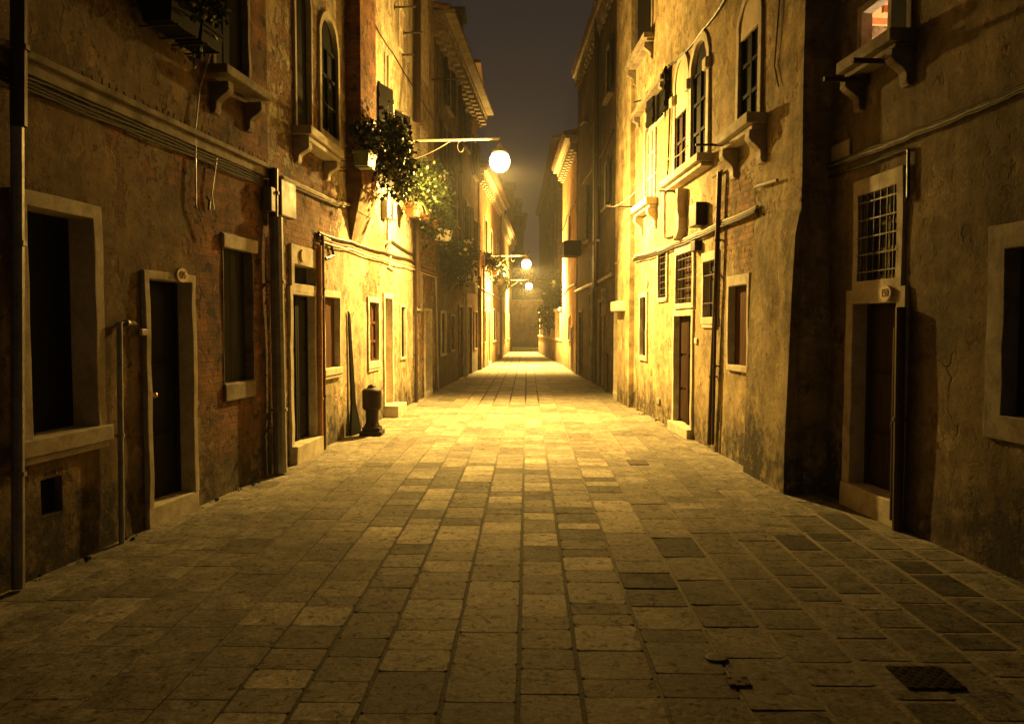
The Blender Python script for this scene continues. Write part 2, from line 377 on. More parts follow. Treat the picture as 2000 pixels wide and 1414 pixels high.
def pave():
    rnd = random.Random(11)
    bm = B(); tl = bm.verts.layers.float.new('tone'); sl = bm.verts.layers.float_vector.new('shift')
    ang = atan(30 / F); ca, sa = cos(ang), sin(ang)
    xs = [-5.0]
    while xs[-1] < 5: xs.append(xs[-1] + rnd.uniform(.29, .37))
    for i in range(len(xs) - 1):
        x0, x1 = xs[i], xs[i + 1]; xc = (x0 + x1) / 2; y = -8.5 + rnd.random()
        wide = rnd.uniform(.009, .017) if -1.3 < xc < 1.5 else rnd.choice((.003, .006))
        bias = rnd.uniform(.9, 1.1)
        while y < 55.5:
            mid = -1.5 < xc < .95
            L = rnd.choice((rnd.uniform(.15, .26), rnd.uniform(.3, .45), rnd.uniform(.2, .36))) if mid else rnd.uniform(.24, .58)
            rightfront = xc > 1.0 + .25 * sin(y * 2.3) and y < 6.6 + .9 * sin(xc * 2.6)
            r = rnd.random()
            if rightfront:
                g = rnd.uniform(.020, .042); gy = rnd.uniform(.018, .042); t = rnd.uniform(.15, .21)
                if r < .12: t = .09
                elif r > .8: t = .25
            elif mid:
                g = .006 + wide; gy = rnd.choice((0, 0, .001, .002, .004, .008))
                t = rnd.uniform(.24, .38)
                if r < .28: t = rnd.uniform(.10, .16)
                elif r > .76: t = rnd.uniform(.46, .60)
                if not 5.2 < y < 9.5: t = .27 + (t - .27) * (.35 if y > 9 else .5); gy *= .5
            else:
                g = .003 + wide * .5; gy = rnd.choice((0, 0, .0005, .002)); t = rnd.uniform(.23, .285)
                if r < .10: t = rnd.uniform(.17, .21)
                elif r > .94: t = rnd.uniform(.32, .36)
            if y > 17: g *= 1.7
            hz = rnd.uniform(-.001, .001); tx, ty = rnd.uniform(-.0012, .0012), rnd.uniform(-.001, .001)
            if rightfront: hz -= .001
            bv = .0030
            X0, X1, Y0, Y1 = x0 + g / 2, x1 - g / 2, y + gy / 2, y + L - gy / 2
            if Y1 - Y0 > .05:
                def pts(k, z, cut):
                    o = []
                    x_0, x_1, y_0, y_1 = X0 + k, X1 - k, Y0 + k, Y1 - k
                    for (cx, cy, dx, dy) in ((x_0, y_0, 1, 1), (x_1, y_0, -1, 1), (x_1, y_1, -1, -1), (x_0, y_1, 1, -1)):
                        a = (cx + dx * cut, cy); b = (cx, cy + dy * cut)
                        o += [b, a] if (dx * dy > 0) else [a, b]
                    return [(px, py, z + tx * (px - xc) / .2 + ty * (py - y) / .4) for (px, py) in o]
                cut = rnd.uniform(.004, .02) if mid or rightfront else .004
                jj = [(rnd.uniform(-.002, .002), rnd.uniform(-.0012, .0012)) for _ in range(8)]
                sh = Vector((rnd.uniform(-40, 40), rnd.uniform(-40, 40), rnd.uniform(-40, 40)))
                rings = []
                for (k, z) in ((0, -.02), (0, hz - .0022), (bv, hz)):
                    ring = []
                    for (p, j) in zip(pts(k, z, cut), jj):
                        px, py = p[0] + j[0], p[1] + j[1]
                        v = bm.verts.new((px * ca + py * sa, -px * sa + py * ca, p[2])); v[tl] = t * bias; v[sl] = sh; ring.append(v)
                    rings.append(ring)
                for a, b in zip(rings, rings[1:]):
                    for k in range(8): bm.faces.new((a[k], a[(k + 1) % 8], b[(k + 1) % 8], b[k]))
                bm.faces.new(rings[2])
            y += L
    bmesh.ops.recalc_face_normals(bm, faces=bm.faces)
    return setp(mk('paving', bm, M['slab']), 'worn stone slabs paving the alley', 'paving', kind='structure')
pave()

# ------------------------------------------------------------------ buildings
class Building:
    def __init__(s, W, zt, name, label, mat, u0=None, u1=None, step=.3, depth=5.0, brick=(), dirt=(), brick0=0.0, body=True, over=.40):
        s.over = over
        s.W, s.zt, s.mat, s.step, s.depth = W, zt, mat, step, depth
        s.u0 = 0 if u0 is None else u0; s.u1 = W.L if u1 is None else u1
        s.brick, s.dirt, s.brick0, s.body = brick, dirt, brick0, body
        s.ops = []; p = W.P((s.u0 + s.u1) / 2, 0, 0)
        s.t = thing(name, (p.x, p.y, 0), label, 'building')
    # --- openings
    def rect(s, xl, xr, yt, yb, xc=None):
        W = s.W; ym = (yt + yb) / 2; xc = (xl + xr) / 2 if xc is None else xc
        a, b = W.hit(xl, ym)[0], W.hit(xr, ym)[0]
        return min(a, b), max(a, b), W.hit(xc, yb)[1], W.hit(xc, yt)[1]
    def outline(s, r, arch, k=0.0, door=False):
        u0, u1, z0, z1 = r; u0 -= k; u1 += k; zb = z0 if door else z0 - k
        if not arch: return [(u0, zb), (u1, zb), (u1, z1 + k), (u0, z1 + k)]
        R = (u1 - u0) / 2; uc = (u0 + u1) / 2; zc = z1 + k - R * arch; n = 12
        return [(u0, zb), (u1, zb)] + [(uc + R * cos(pi * i / n), zc + R * arch * sin(pi * i / n)) for i in range(n + 1)]
    def opening(s, xl, xr, yt, yb, xc=None, kind='window', arch=0, depth=.22, fw=.12, proud=.035, leaf='black_wood', style='plain',
                frame='stone', sill=None, grille=None, shutters=None, lintel=0.0, r=None, step_=0.0, plaque=None, knob=False, sub=None):
        W = s.W; r = r or s.rect(xl, xr, yt, yb, xc); s.ops.append((r, arch))
        u0, u1, z0, z1 = r; door = kind == 'door'
        if depth < .27:
            pm = W.P((u0 + u1) / 2, (z0 + z1) / 2) - Vector((0, 0, CAMH)); tt = abs(pm.dot(W.t)) / abs(pm.dot(W.n))
            depth = max(.035, min(depth, (.34 if z0 < 3 else .16) * (u1 - u0) / tt))
        inner = s.outline(r, arch, 0, door)
        # leaf / pane
        bm = B(); far = -depth
        if sub != 'open':
            vs = [bm.verts.new(W.P(u, z, far)) for (u, z) in s.outline(r, arch, .01, False)]; bm.faces.new(vs)
            vs = [bm.verts.new(W.P(u, z, far - .04)) for (u, z) in s.outline(r, arch, .01, False)]; bm.faces.new(vs[::-1])
        if style == 'panels':
            w_ = u1 - u0; h = z1 - z0; nl = 2 if w_ > .75 else 1
            for i in range(nl):
                a, b = u0 + w_ * i / nl + .03, u0 + w_ * (i + 1) / nl - .03
                for (f0, f1) in ((.03, .30), (.33, .62), (.65, .97)):
                    wbox(bm, W, a + .05, b - .05, z0 + h * f0, z0 + h * f1, far + .001, far + .022, taper=.012)
                wbox(bm, W, a - .022, a + .03, z0, z1, far + .001, far + .03); wbox(bm, W, b - .03, b + .022, z0, z1, far + .001, far + .03)
        elif style == 'boards':
            n = max(2, int((u1 - u0) / .13))
            for i in range(n):
                a, b = u0 + (u1 - u0) * i / n, u0 + (u1 - u0) * (i + 1) / n
                wbox(bm, W, a + .004, b - .004, z0, z1 - (.0 if not arch else (u1 - u0) / 2 * arch), far + .001, far + .018 + random.uniform(0, .006))
        elif style == 'louvres':
            um = (u0 + u1) / 2
            for (a, b) in ((u0, um - .01), (um + .01, u1)):
                wbox(bm, W, a, a + .05, z0, z1, far + .001, far + .04); wbox(bm, W, b - .05, b, z0, z1, far + .001, far + .04)
                z = z0 + .05
                while z < z1 - .05:
                    hexa(bm, [W.P(a + .05, z, far + .03), W.P(b - .05, z, far + .03), W.P(b - .05, z + .012, far + .03), W.P(a + .05, z + .012, far + .03),
                              W.P(a + .05, z + .04, far + .002), W.P(b - .05, z + .04, far + .002), W.P(b - .05, z + .052, far + .002), W.P(a + .05, z + .052, far + .002)])
                    z += .055
        elif style == 'casement':
            um = (u0 + u1) / 2
            for a in (u0, um - .025, u1 - .05): wbox(bm, W, a, a + .05, z0, z1 - (u1 - u0) / 2 * arch, far + .001, far + .035)
            k = 3; zz = z1 - (u1 - u0) / 2 * arch
            for i in range(k + 1): wbox(bm, W, u0, u1, z0 + (zz - z0 - .045) * i / k, z0 + (zz - z0 - .045) * i / k + .045, far + .001, far + .031)
        if len(bm.verts) == 0: wbox(bm, W, u0, u1, z0, z0 + .03, far, far + .04)
        L = mk(kind, bm, M[leaf], s.t)
        # stone surround with its reveal
        if frame:
            bm = B(); outer = s.outline(r, arch, fw, door)
            if lintel: outer = [(u, z + lintel if z > z1 else z) for (u, z) in outer]
            if len(inner) == 4:
                I2, O2 = [], []
                for i in range(4):
                    (a, c), (e, f), (g_, h_), (p_, q_) = inner[i], inner[(i + 1) % 4], outer[i], outer[(i + 1) % 4]
                    k = max(1, int(sqrt((e - a) ** 2 + (f - c) ** 2) / .22)); ed = .007 * min(1, fw / .08)
                    if door and i == 0: k = 1
                    for m__ in range(k):
                        t_ = m__ / k; r1, r2, r3, r4 = [random.uniform(-1, 1) if m__ else 0 for _ in range(4)]
                        I2.append((a + (e - a) * t_ + r1 * .003, c + (f - c) * t_ + r2 * .003)); O2.append((g_ + (p_ - g_) * t_ + r3 * ed, h_ + (q_ - h_) * t_ + r4 * ed))
                inner, outer = I2, O2
            pr = [proud + random.uniform(-.006, .006) for _ in inner]
            vi = [bm.verts.new(W.P(u, z, d)) for (u, z), d in zip(inner, pr)]
            vo = [bm.verts.new(W.P(u, z, d)) for (u, z), d in zip(outer, pr)]
            vr = [bm.verts.new(W.P(u, z, -depth - .005)) for (u, z) in inner]; vb = [bm.verts.new(W.P(u, z, -.03)) for (u, z) in outer]
            n = len(inner)
            for i in range(n):
                j = (i + 1) % n
                if door and i == 0: continue
                for q in ((vi[i], vi[j], vo[j], vo[i]), (vo[i], vo[j], vb[j], vb[i]), (vr[i], vr[j], vi[j], vi[i])): bm.faces.new(q)
            bmesh.ops.recalc_face_normals(bm, faces=bm.faces)
            fo = mk('frame', bm, M[frame], L, bev=.006)
        else:
            bm = B(); n = len(inner)
            a = [bm.verts.new(W.P(u, z, W.wob(u, z))) for (u, z) in inner]; b = [bm.verts.new(W.P(u, z, -depth - .005)) for (u, z) in inner]
            for i in range(n): bm.faces.new((a[i], a[(i + 1) % n], b[(i + 1) % n], b[i]))
            uvl = bm.loops.layers.uv.new('UVMap')
            mk('reveal', bm, s.mat, L)
        if step_:
            bm = B(); wbox(bm, W, u0 - fw, u1 + fw, -.03, z0 + .002, -.28, step_, j=.006); mk('threshold', bm, M['stone'], L, bev=.012)
        if sill:
            d, h, ext = sill; bm = B()
            wbox(bm, W, u0 - fw - ext, u1 + fw + ext, z0 - h, z0 - .0, -.02, d, j=.003)
            if h > .09: wbox(bm, W, u0 - fw - ext + .03, u1 + fw + ext - .03, z0 - h - .05, z0 - h - .001, -.02, d * .7)
            if d > .16:
                for uc in (u0 - fw + .05, u1 + fw - .05):
                    console(bm, W, uc, z0 - h - .052, .11, d * .85, .30)
            mk('sill', bm, M[frame or 'stone'], L, bev=.01)
        if grille:
            nu, nz, d = grille; bm = B()
            for i in range(nu):
                u = u0 + (u1 - u0) * (i + .5) / nu; tube(bm, [W.P(u, z0, d), W.P(u, z1, d)], .009, 6)
            for i in range(nz):
                z = z0 + (z1 - z0) * (i + .5) / nz; wbox(bm, W, u0 - .02, u1 + .02, z - .007, z + .007, d - .012, d + .012)
            mk('grille', bm, M['iron'], L)
        if shutters:
            mat, ext = shutters
            for sd in (0, 1):
                if not ext[sd]: continue
                wd, ang = ext[sd]; bm = B()
                zt_ = z1 - ((u1 - u0) / 2 * arch * .3)
                uh = u0 - .01 if sd == 0 else u1 + .01; sg = -1 if sd == 0 else 1
                du, dd = sg * wd * cos(radians(ang)), wd * sin(radians(ang))
                a0, a1 = (uh, .05), (uh + du, .05 + dd)
                tn = Vector((-dd, du)).normalized() * .02
                q = []
                for z in (z0 + .02, zt_):
                    for (uu, d_) in ((a0[0] + tn.x, a0[1] + tn.y), (a1[0] + tn.x, a1[1] + tn.y), (a1[0] - tn.x, a1[1] - tn.y), (a0[0] - tn.x, a0[1] - tn.y)):
                        q.append(W.P(uu, z, d_))
                hexa(bm, q)
                for zf in (.12, .5, .88):
                    z = z0 + (zt_ - z0) * zf; q = []
                    for zz in (z - .04, z + .04):
                        for (uu, d_) in ((a0[0] + tn.x * 1.8, a0[1] + tn.y * 1.8), (a1[0] + tn.x * 1.8, a1[1] + tn.y * 1.8), (a1[0] - tn.x * 1.8, a1[1] - tn.y * 1.8), (a0[0] - tn.x * 1.8, a0[1] - tn.y * 1.8)):
                            q.append(W.P(uu, zz, d_))
                    hexa(bm, q)
                mk('shutter', bm, M[mat], L)
        if knob:
            bm = B(); p = W.P(*knob, far + .07); ico(bm, p, .028); tube(bm, [W.P(*knob, far), p], .012); mk('handle', bm, M['brass'], L, smooth=True)
        return L, r
    def plaque(s, px, py, w_=.16, h=.12, text='', d=.04, parent=None):
        W = s.W; u, z = W.hit(px, py); bm = B(); n = 24
        a = [bm.verts.new(W.P(u + w_ / 2 * cos(2 * pi * i / n), z + h / 2 * sin(2 * pi * i / n), d + .012)) for i in range(n)]
        b = [bm.verts.new(W.P(u + w_ / 2 * cos(2 * pi * i / n), z + h / 2 * sin(2 * pi * i / n), d - .02)) for i in range(n)]
        bm.faces.new(a); bm.faces.new(b[::-1])
        for i in range(n): bm.faces.new((a[i], b[i], b[(i + 1) % n], a[(i + 1) % n]))
        bmesh.ops.recalc_face_normals(bm, faces=bm.faces)
        pl = mk('number_plaque', bm, M['plaque'], s.t)
        if text:
            cu = bpy.data.curves.new('t', 'FONT'); cu.body = text; cu.size = h * .72; cu.align_x = 'CENTER'; cu.align_y = 'CENTER'; cu.extrude = .0015
            cu.offset = .0015
            tmp = bpy.data.objects.new('t', cu); COL.objects.link(tmp)
            dg = bpy.context.evaluated_depsgraph_get(); me = bpy.data.meshes.new_from_object(tmp.evaluated_get(dg))
            bpy.data.objects.remove(tmp)
            bm = B(); bm.from_mesh(me)
            X = W.t if W.side < 0 else W.t * -1
            # reading direction seen from the street
            X = Vector((0, 0, 1)).cross(W.n).normalized()
            c = W.P(u, z, d + .0145)
            for v in bm.verts: v.co = c + X * v.co.x * .8 + Vector((0, 0, 1)) * v.co.y + W.n * v.co.z
            mk('number', bm, M['ink'], pl)
        return pl
    def attrs(s, p):
        px, py = proj(p); bval = s.brick0; dval = 0.0
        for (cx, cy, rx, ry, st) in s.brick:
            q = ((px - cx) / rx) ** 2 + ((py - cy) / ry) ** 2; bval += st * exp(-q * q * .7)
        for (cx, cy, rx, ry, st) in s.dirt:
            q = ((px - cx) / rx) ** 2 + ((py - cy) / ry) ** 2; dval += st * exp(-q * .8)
        return bval, dval
    def finish(s, cornice=None, tiles=True, end_near=True):
        W = s.W; bm = B(); bl = bm.verts.layers.float.new('brick'); dl = bm.verts.layers.float.new('dirt'); uvl = bm.loops.layers.uv.new('UVMap')
        def cuts(a, b, extra, st):
            n = max(1, int(round((b - a) / st))); c = [a + (b - a) * i / n for i in range(n + 1)]
            ex = sorted(x for x in extra if a < x < b)
            c = [x for x in c if x in (a, b) or all(abs(x - y) > st * .3 for y in ex)]
            return sorted(set(c + ex))
        us = cuts(s.u0, s.u1, [x for (r, a) in s.ops for x in r[:2]], s.step); zs = cuts(-.08, s.zt, [x for (r, a) in s.ops for x in r[2:]], s.step)
        G = {}
        def vert(u, z):
            k = (round(u, 4), round(z, 4))
            if k not in G:
                p = W.P(u, z, W.wob(u, z)); v = bm.verts.new(p); G[k] = v; v[bl], v[dl] = s.attrs(p)
            return G[k]
        uvs = {}
        def face(pts):
            try: f = bm.faces.new([vert(u, z) for (u, z) in pts])
            except ValueError: return
            for lp, (u, z) in zip(f.loops, pts): lp[uvl].uv = (u, z)
        for i in range(len(us) - 1):
            for j in range(len(zs) - 1):
                uc, zc = (us[i] + us[i + 1]) / 2, (zs[j] + zs[j + 1]) / 2
                if any(r[0] < uc < r[1] and r[2] < zc < r[3] for (r, a) in s.ops): continue
                face([(us[i], zs[j]), (us[i + 1], zs[j]), (us[i + 1], zs[j + 1]), (us[i], zs[j + 1])])
        for (r, a) in s.ops:
            if not a: continue
            u0, u1, z0, z1 = r; R = (u1 - u0) / 2; uc = (u0 + u1) / 2; zc = z1 - R * a; n = 12
            arc = [(uc + R * cos(pi * i / n), zc + R * a * sin(pi * i / n)) for i in range(n + 1)]
            for i in range(n // 2): face([(u1, z1), arc[i + 1], arc[i]])
            for i in range(n // 2, n): face([(u0, z1), arc[i + 1], arc[i]])
        if s.body:
            D = s.depth; a, b = s.u0, s.u1
            def q(P):
                vs = [bm.verts.new(W.P(u, z, d)) for (u, z, d) in P]
                for v in vs: v[bl], v[dl] = s.brick0, .15
                f = bm.faces.new(vs)
                for lp, (u, z, d) in zip(f.loops, P): lp[uvl].uv = (u + d, z)
            q([(a, -.08, .0), (a, s.zt, .0), (a, s.zt, -D), (a, -.08, -D)]); q([(b, -.08, .0), (b, s.zt, .0), (b, s.zt, -D), (b, -.08, -D)])
            q([(a, -.08, -D), (a, s.zt, -D), (b, s.zt, -D), (b, -.08, -D)]); q([(a, s.zt, .0), (b, s.zt, .0), (b, s.zt, -D), (a, s.zt, -D)])
        bmesh.ops.recalc_face_normals(bm, faces=bm.faces)
        wo = mk('wall', bm, s.mat, s.t)
        for p in wo.data.polygons: p.use_smooth = False
        if cornice:
            d, dent = cornice; bm = B(); z = s.zt
            wbox(bm, W, s.u0, s.u1, z - .06, z + .06, -.05, d * .6); wbox(bm, W, s.u0 - .02, s.u1 + .02, z + .061, z + .16, -.05, d)
            u = s.u0 + dent / 2
            while u < s.u1:
                wbox(bm, W, u - dent * .22, u + dent * .22, z - .30, z - .061, -.03, d * .55, taper=.0)
                wbox(bm, W, u - dent * .22, u + dent * .22, z - .38, z - .301, -.03, d * .25); u += dent
            co = mk('cornice', bm, M['stone_dark' if s.mat in (M['w_left_dark'], M['w_right_dark'], M['w_grey_far']) else 'stone'], s.t)
        bm = B(); z = s.zt + .17
        hexa(bm, [W.P(s.u0 - .05, z, s.over), W.P(s.u1 + .05, z, s.over), W.P(s.u1 + .05, z + .06, s.over), W.P(s.u0 - .05, z + .06, s.over),
                  W.P(s.u0 - .05, z + .9, -s.depth * .5), W.P(s.u1 + .05, z + .9, -s.depth * .5), W.P(s.u1 + .05, z + .96, -s.depth * .5), W.P(s.u0 - .05, z + .96, -s.depth * .5)])
        hexa(bm, [W.P(s.u0 - .05, z - .1, -s.depth), W.P(s.u1 + .05, z - .1, -s.depth), W.P(s.u1 + .05, z, -s.depth), W.P(s.u0 - .05, z, -s.depth),
                  W.P(s.u0 - .05, z + .9, -s.depth * .5 - .01), W.P(s.u1 + .05, z + .9, -s.depth * .5 - .01), W.P(s.u1 + .05, z + .96, -s.depth * .5 - .01), W.P(s.u0 - .05, z + .96, -s.depth * .5 - .01)])
        if tiles:
            u = s.u0
            while u < s.u1:
                tube(bm, [W.P(u, z + .04, s.over + .08), W.P(u, z + .30, -.7)], .075, 8); u += .2
        mk('roof', bm, M['tile'], s.t)
        return s

def console(bm, W, uc, z, w_, d, h):
    """scrolled stone bracket: curved profile extruded along the wall"""
    prof = [(-.02, 0), (d, 0), (d, -.05)] + [(d * (1 - .82 * sin(t * pi / 2) ** 1.5) + .02 * sin(t * 9), -.05 - (h - .05) * t) for t in (.12, .25, .4, .55, .7, .85, 1.0)] + [(-.02, -h)]
    A = [bm.verts.new(W.P(uc - w_ / 2, z + y, x)) for (x, y) in prof]; C = [bm.verts.new(W.P(uc + w_ / 2, z + y, x)) for (x, y) in prof]
    n = len(prof); bm.faces.new(A); bm.faces.new(C[::-1])
    for i in range(n): bm.faces.new((A[i], C[i], C[(i + 1) % n], A[(i + 1) % n]))
    bmesh.ops.recalc_face_normals(bm, faces=bm.faces)

def pipe(b, pts, r, mat, name='downpipe', clamps=True, n=10, d=None):
    """pts: pixel positions on the wall; fixed d in front of it"""
    W = b.W if isinstance(b, Building) else b
    d = r + .03 if d is None else d
    P = []
    for (px, py) in pts:
        u, z = W.hit(px, py); P.append(W.P(u, z, d))
    bm = B(); tube(bm, P, r, n)
    if clamps:
        for a, c in zip(P, P[1:]):
            L = (c - a).length; k = max(1, int(L / 1.3))
            for i in range(k):
                p = a + (c - a) * (i + .5) / k; t = (c - a).normalized() * .015
                tube(bm, [p - t, p + t], r * 1.18 + .004, n)
                bx = p - W.n * (d * .5); box(bm, bx, (max(.02, d) if abs(W.n.x) > .5 else .02, .02, .02))
    return mk(name, bm, mat, b.t if isinstance(b, Building) else None)

def sagline(a, c, n=10, sag=.03, jit=.004):
    o = []
    for i in range(n + 1):
        t = i / n; p = Vector(a).lerp(Vector(c), t); p.z -= sag * 4 * t * (1 - t) - random.uniform(-jit, jit); o.append(p)
    return o
def wallcable(b, pts, r, mat, name='cable', d=.03, sag=.02, n=8):
    W = b.W; P = []
    Q = [W.P(*W.hit(px, py), d) for (px, py) in pts]
    for a, c in zip(Q, Q[1:]): P += sagline(a, c, n, sag)[:-1]
    P.append(Q[-1]); bm = B(); tube(bm, P, r, 6); return mk(name, bm, mat, b.t)

# ===== wall planes from the ground line
gl = ground
L1a, L1b = gl(0, 1160), gl(532, 925)
tn = (L1b - L1a).normalized(); L1start = L1a - tn * 8.5
WL1 = Wall(L1start, L1b, 1, .014)
WL2 = Wall(L1b, gl(850, 765), 1, .012)
L3b = gl(937, 723)
WL3 = Wall(gl(850, 765) + Vector((-.06, .02, 0)), L3b + Vector((-.06, -.02, 0)), 1, .01)
L4b = gl(979, 700.5)
WL4 = Wall(L3b + Vector((.0, .0, 0)), L4b, 1, .008)
L5b = gl(1000, 684)
WL5 = Wall(L4b + Vector((-.08, .02, 0)), L5b, 1, .006)
R1b = Vector((3.16, 7.72, 0)); R1a = R1b + (gl(2000, 1140) - R1b).normalized() * 12
WR1 = Wall(R1a, R1b, -1, .014)
R2a = gl(1556, 965); R2b = gl(1200, 776)
WR2 = Wall(R2a, R2b, -1, .012)
R3b = gl(1125, 731); WR3 = Wall(R2b + Vector((.1, .03, 0)), R3b + Vector((.03, -.02, 0)), -1, .01)
R4b = gl(1098, 713); WR4 = Wall(R3b, R4b, -1, .006)

# ===================================================== LEFT: nearest building
b = Building(WL1, 9.0, 'ochre_house', 'ochre plastered house with flaking brick, nearest on the left, door number 425', M['w_left_near'], brick0=.26,
             brick=((470, 560, 90, 330, .62), (360, 330, 80, 60, .35), (240, 270, 40, 25, .35), (430, 130, 60, 190, .15), (500, 120, 60, 260, .55), (400, 620, 16, 260, .3), (185, 290, 18, 18, .4), (330, 330, 14, 12, .4), (245, 275, 12, 12, .4)),
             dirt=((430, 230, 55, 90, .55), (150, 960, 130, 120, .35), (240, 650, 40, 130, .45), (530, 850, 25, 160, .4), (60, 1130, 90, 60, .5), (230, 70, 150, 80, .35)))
ob = b
b.opening(50, 180, 402, 858, xc=50, fw=.10, sill=(.07, .12, .03), depth=.20, style='plain', leaf='black_wood')
b.opening(290, 372, 545, 992, xc=292, kind='door', fw=.07, depth=.20, leaf='black_wood', style='panels', step_=.03, knob=WL1.hit(315, 772))
b.opening(436, 493, 482, 750, xc=436, fw=.015, lintel=.13, proud=.012, depth=.16, leaf='grey_wood', style='boards', sill=(.02, .03, .0), frame='stone_dark')
b.opening(413, 477, -170, 132, xc=413, fw=.06, depth=.24, leaf='black_wood', sill=(.22, .09, .08), style='boards', frame='stone_dark')
b.opening(80, 121, 938, 1010, xc=80, fw=.0, frame=None, depth=.12, leaf='void')
b.plaque(345, 538, .17, .125, '425', d=.045)
bm = B(); u0, z0 = WL1.hit(437, 785); u1, _ = WL1.hit(496, 785); wbox(bm, WL1, u0, u1, z0, z0 + .17, 0, .03)
mk('apron', bm, M['stone_dark'], b.t, bev=.01)
bm = B(); ua, za = WL1.hit(430, 455); ub, _ = WL1.hit(498, 485); wbox(bm, WL1, ua, ub, za - .14, za, 0, .04, j=.004)
mk('lintel', bm, M['stone'], b.t, bev=.01)
# string course with cables running along it
bm = B()
uA, zA = WL1.hit(28, 100); uB, zB = WL1.hit(535, 338)
zc = (zA + zB) / 2
wbox(bm, WL1, uA - 8, WL1.L - .02, zc - .02, zc + .03, 0, .075); wbox(bm, WL1, uA - 8, WL1.L - .02, zc - .11, zc - .021, 0, .035)
mk('string_course', bm, M['stone_dark'], b.t, bev=.008)
bm = B()
for k in range(4):
    dz = -.13 - .028 * k; P = []
    u = uA - 6
    while u < WL1.L - .05:
        P.append(WL1.P(u, zc + dz + random.uniform(-.008, .008), .022 + .006 * (k % 2))); u += .35
    tube(bm, P, .011, 6)
mk('cable', bm, M['cable'], b.t)
u = uA + .6
while u < WL1.L - .1:        # spikes along the ledge
    h = random.uniform(.025, .06); bm = B(); tube(bm, [WL1.P(u, zc + .03, .05), WL1.P(u + random.uniform(-.02, .02), zc + .03 + h, .05 + random.uniform(-.02, .02))], .005, 4)
    mk('bird_spike', bm, M['iron'], b.t); u += random.uniform(.07, .14)
# pipes
pipe(b, [(14, 250), (16, 1148)], .04, M['pipe_grey'])
pipe(b, [(14, -60), (14, 248)], .05, M['pipe_dark'])
pipe(b, [(250, 632), (221, 630), (226, 1068)], .022, M['pipe_grey'], 'gas_pipe')
pipe(b, [(521, 425), (531, 922)], .075, M['pipe_grey'])
pipe(b, [(521, 330), (521, 425)], .05, M['pipe_dark'])
pipe(b, [(541, 455), (545, 915)], .022, M['pipe_pale'], 'conduit')
for (xa, xb, ya, yb, dd, mt) in ((510, 524, 370, 413, .12, 'box_grey'), (529, 562, 364, 421, .13, 'box_grey'), (266, 278, 642, 656, .05, 'pipe_pale')):
    bm = B(); ua, za = WL1.hit(xa, yb); ub, zb = WL1.hit(xb, ya); ub = min(ub, ua + .42)
    wbox(bm, WL1, ua, ub, za, zb, .02, dd); mk('junction_box', bm, M[mt], b.t, bev=.012)
wallcable(b, [(408, 0), (410, 90), (384, 175), (376, 250), (377, 400), (398, 470)], .007, M['pipe_pale'], sag=0)
wallcable(b, [(418, 310), (408, 380), (413, 410)], .006, M['pipe_pale'], sag=0)
wallcable(b, [(398, 385), (404, 392), (402, 410)], .012, M['cable'], sag=0)
b.finish()

# ===================================================== LEFT: second building
b = Building(WL2, 10.2, 'peeling_house', 'tall peeling plaster house on the left behind the lamp arm and balcony flowers', M['w_left_mid'], brick0=.26,
             brick=((590, 250, 60, 260, .42), (700, 150, 25, 200, .6), (610, 420, 50, 70, .5), (560, 700, 22, 220, .55), (725, 560, 14, 40, .5), (760, 660, 10, 90, .45), (825, 690, 12, 90, .25), (840, 500, 30, 60, .35), (845, 640, 30, 120, .2), (740, 490, 16, 60, .4)),
             dirt=((600, 60, 60, 200, .25), (615, 330, 20, 70, .4), (640, 830, 60, 60, .15), (840, 560, 20, 60, .35), (700, 430, 10, 60, .3)))
pb = b
mkw = b.opening
b.opening(569, 612, 575, 872, xc=569, kind='door', fw=.10, depth=.22, leaf='black_wood', style='panels', step_=.10)
b.opening(570, 612, 515, 553, xc=570, fw=.10, lintel=.14, depth=.16, leaf='glass', style='plain')
b.plaque(584, 500, .16, .16, '', d=.05)
b.opening(631, 660, 583, 716, xc=660, fw=.05, lintel=.05, depth=.20, leaf='red_wood', style='boards', sill=(.06, .10, .02))
b.opening(719, 737, 592, 704, xc=737, fw=.09, depth=.20, leaf='red_wood', style='casement', sill=(.04, .12, .0))
b.opening(750, 764, 584, 786, xc=764, kind='door', fw=.09, depth=.32, leaf='lunette', style='plain', step_=.28)
b.opening(781, 790, 600, 697, xc=786, fw=.05, depth=.18, leaf='black_wood', style='boards', sill=(.03, .06, .0), grille=(2, 3, -.03))
b.opening(813, 822, 537, 603, xc=817, fw=.05, depth=.22, leaf='void', grille=(2, 5, -.04))
b.opening(829, 841, 608, 762, xc=839, kind='door', fw=.06, depth=.35, leaf='red_wood', style='boards', step_=.05)
# upper storeys
b.opening(574, 603, -60, 242, xc=574, arch=1, fw=.06, depth=.25, leaf='black_wood', sill=None)
b.opening(624, 657, 40, 262, xc=640, arch=1, fw=.09, depth=.2, leaf='black_wood', style='casement', sill=None)
bm = B(); ua, za = WL2.hit(570, 243); ub, zb = WL2.hit(640, 285); wbox(bm, WL2, ua, ub, za - .12, za - .01, -.02, .24, j=.004); wbox(bm, WL2, ua + .04, ub - .04, za - .19, za - .131, -.02, .2)
for uc in (ua + .12, ub - .12):
    console(bm, WL2, uc, za - .192, .13, .19, .26)
mk('balcony_sill', bm, M['stone'], b.t, bev=.012)
b.opening(717, 733, 138, 350, xc=722, arch=1, fw=.10, depth=.22, leaf='black_wood', style='casement', shutters=('black_wood', (None, (.52, 15))))
b.opening(757, 768, 203, 372, xc=762, arch=1, fw=.10, depth=.22, leaf='green_wood', style='louvres', shutters=('black_wood', (None, (.5, 20))))
b.opening(781, 789, 228, 385, xc=785, arch=1, fw=.07, depth=.2, leaf='green_wood', style='louvres')
b.opening(778, 793, -60, 100, xc=785, arch=1, fw=.06, depth=.2, leaf='lunette', style='casement')
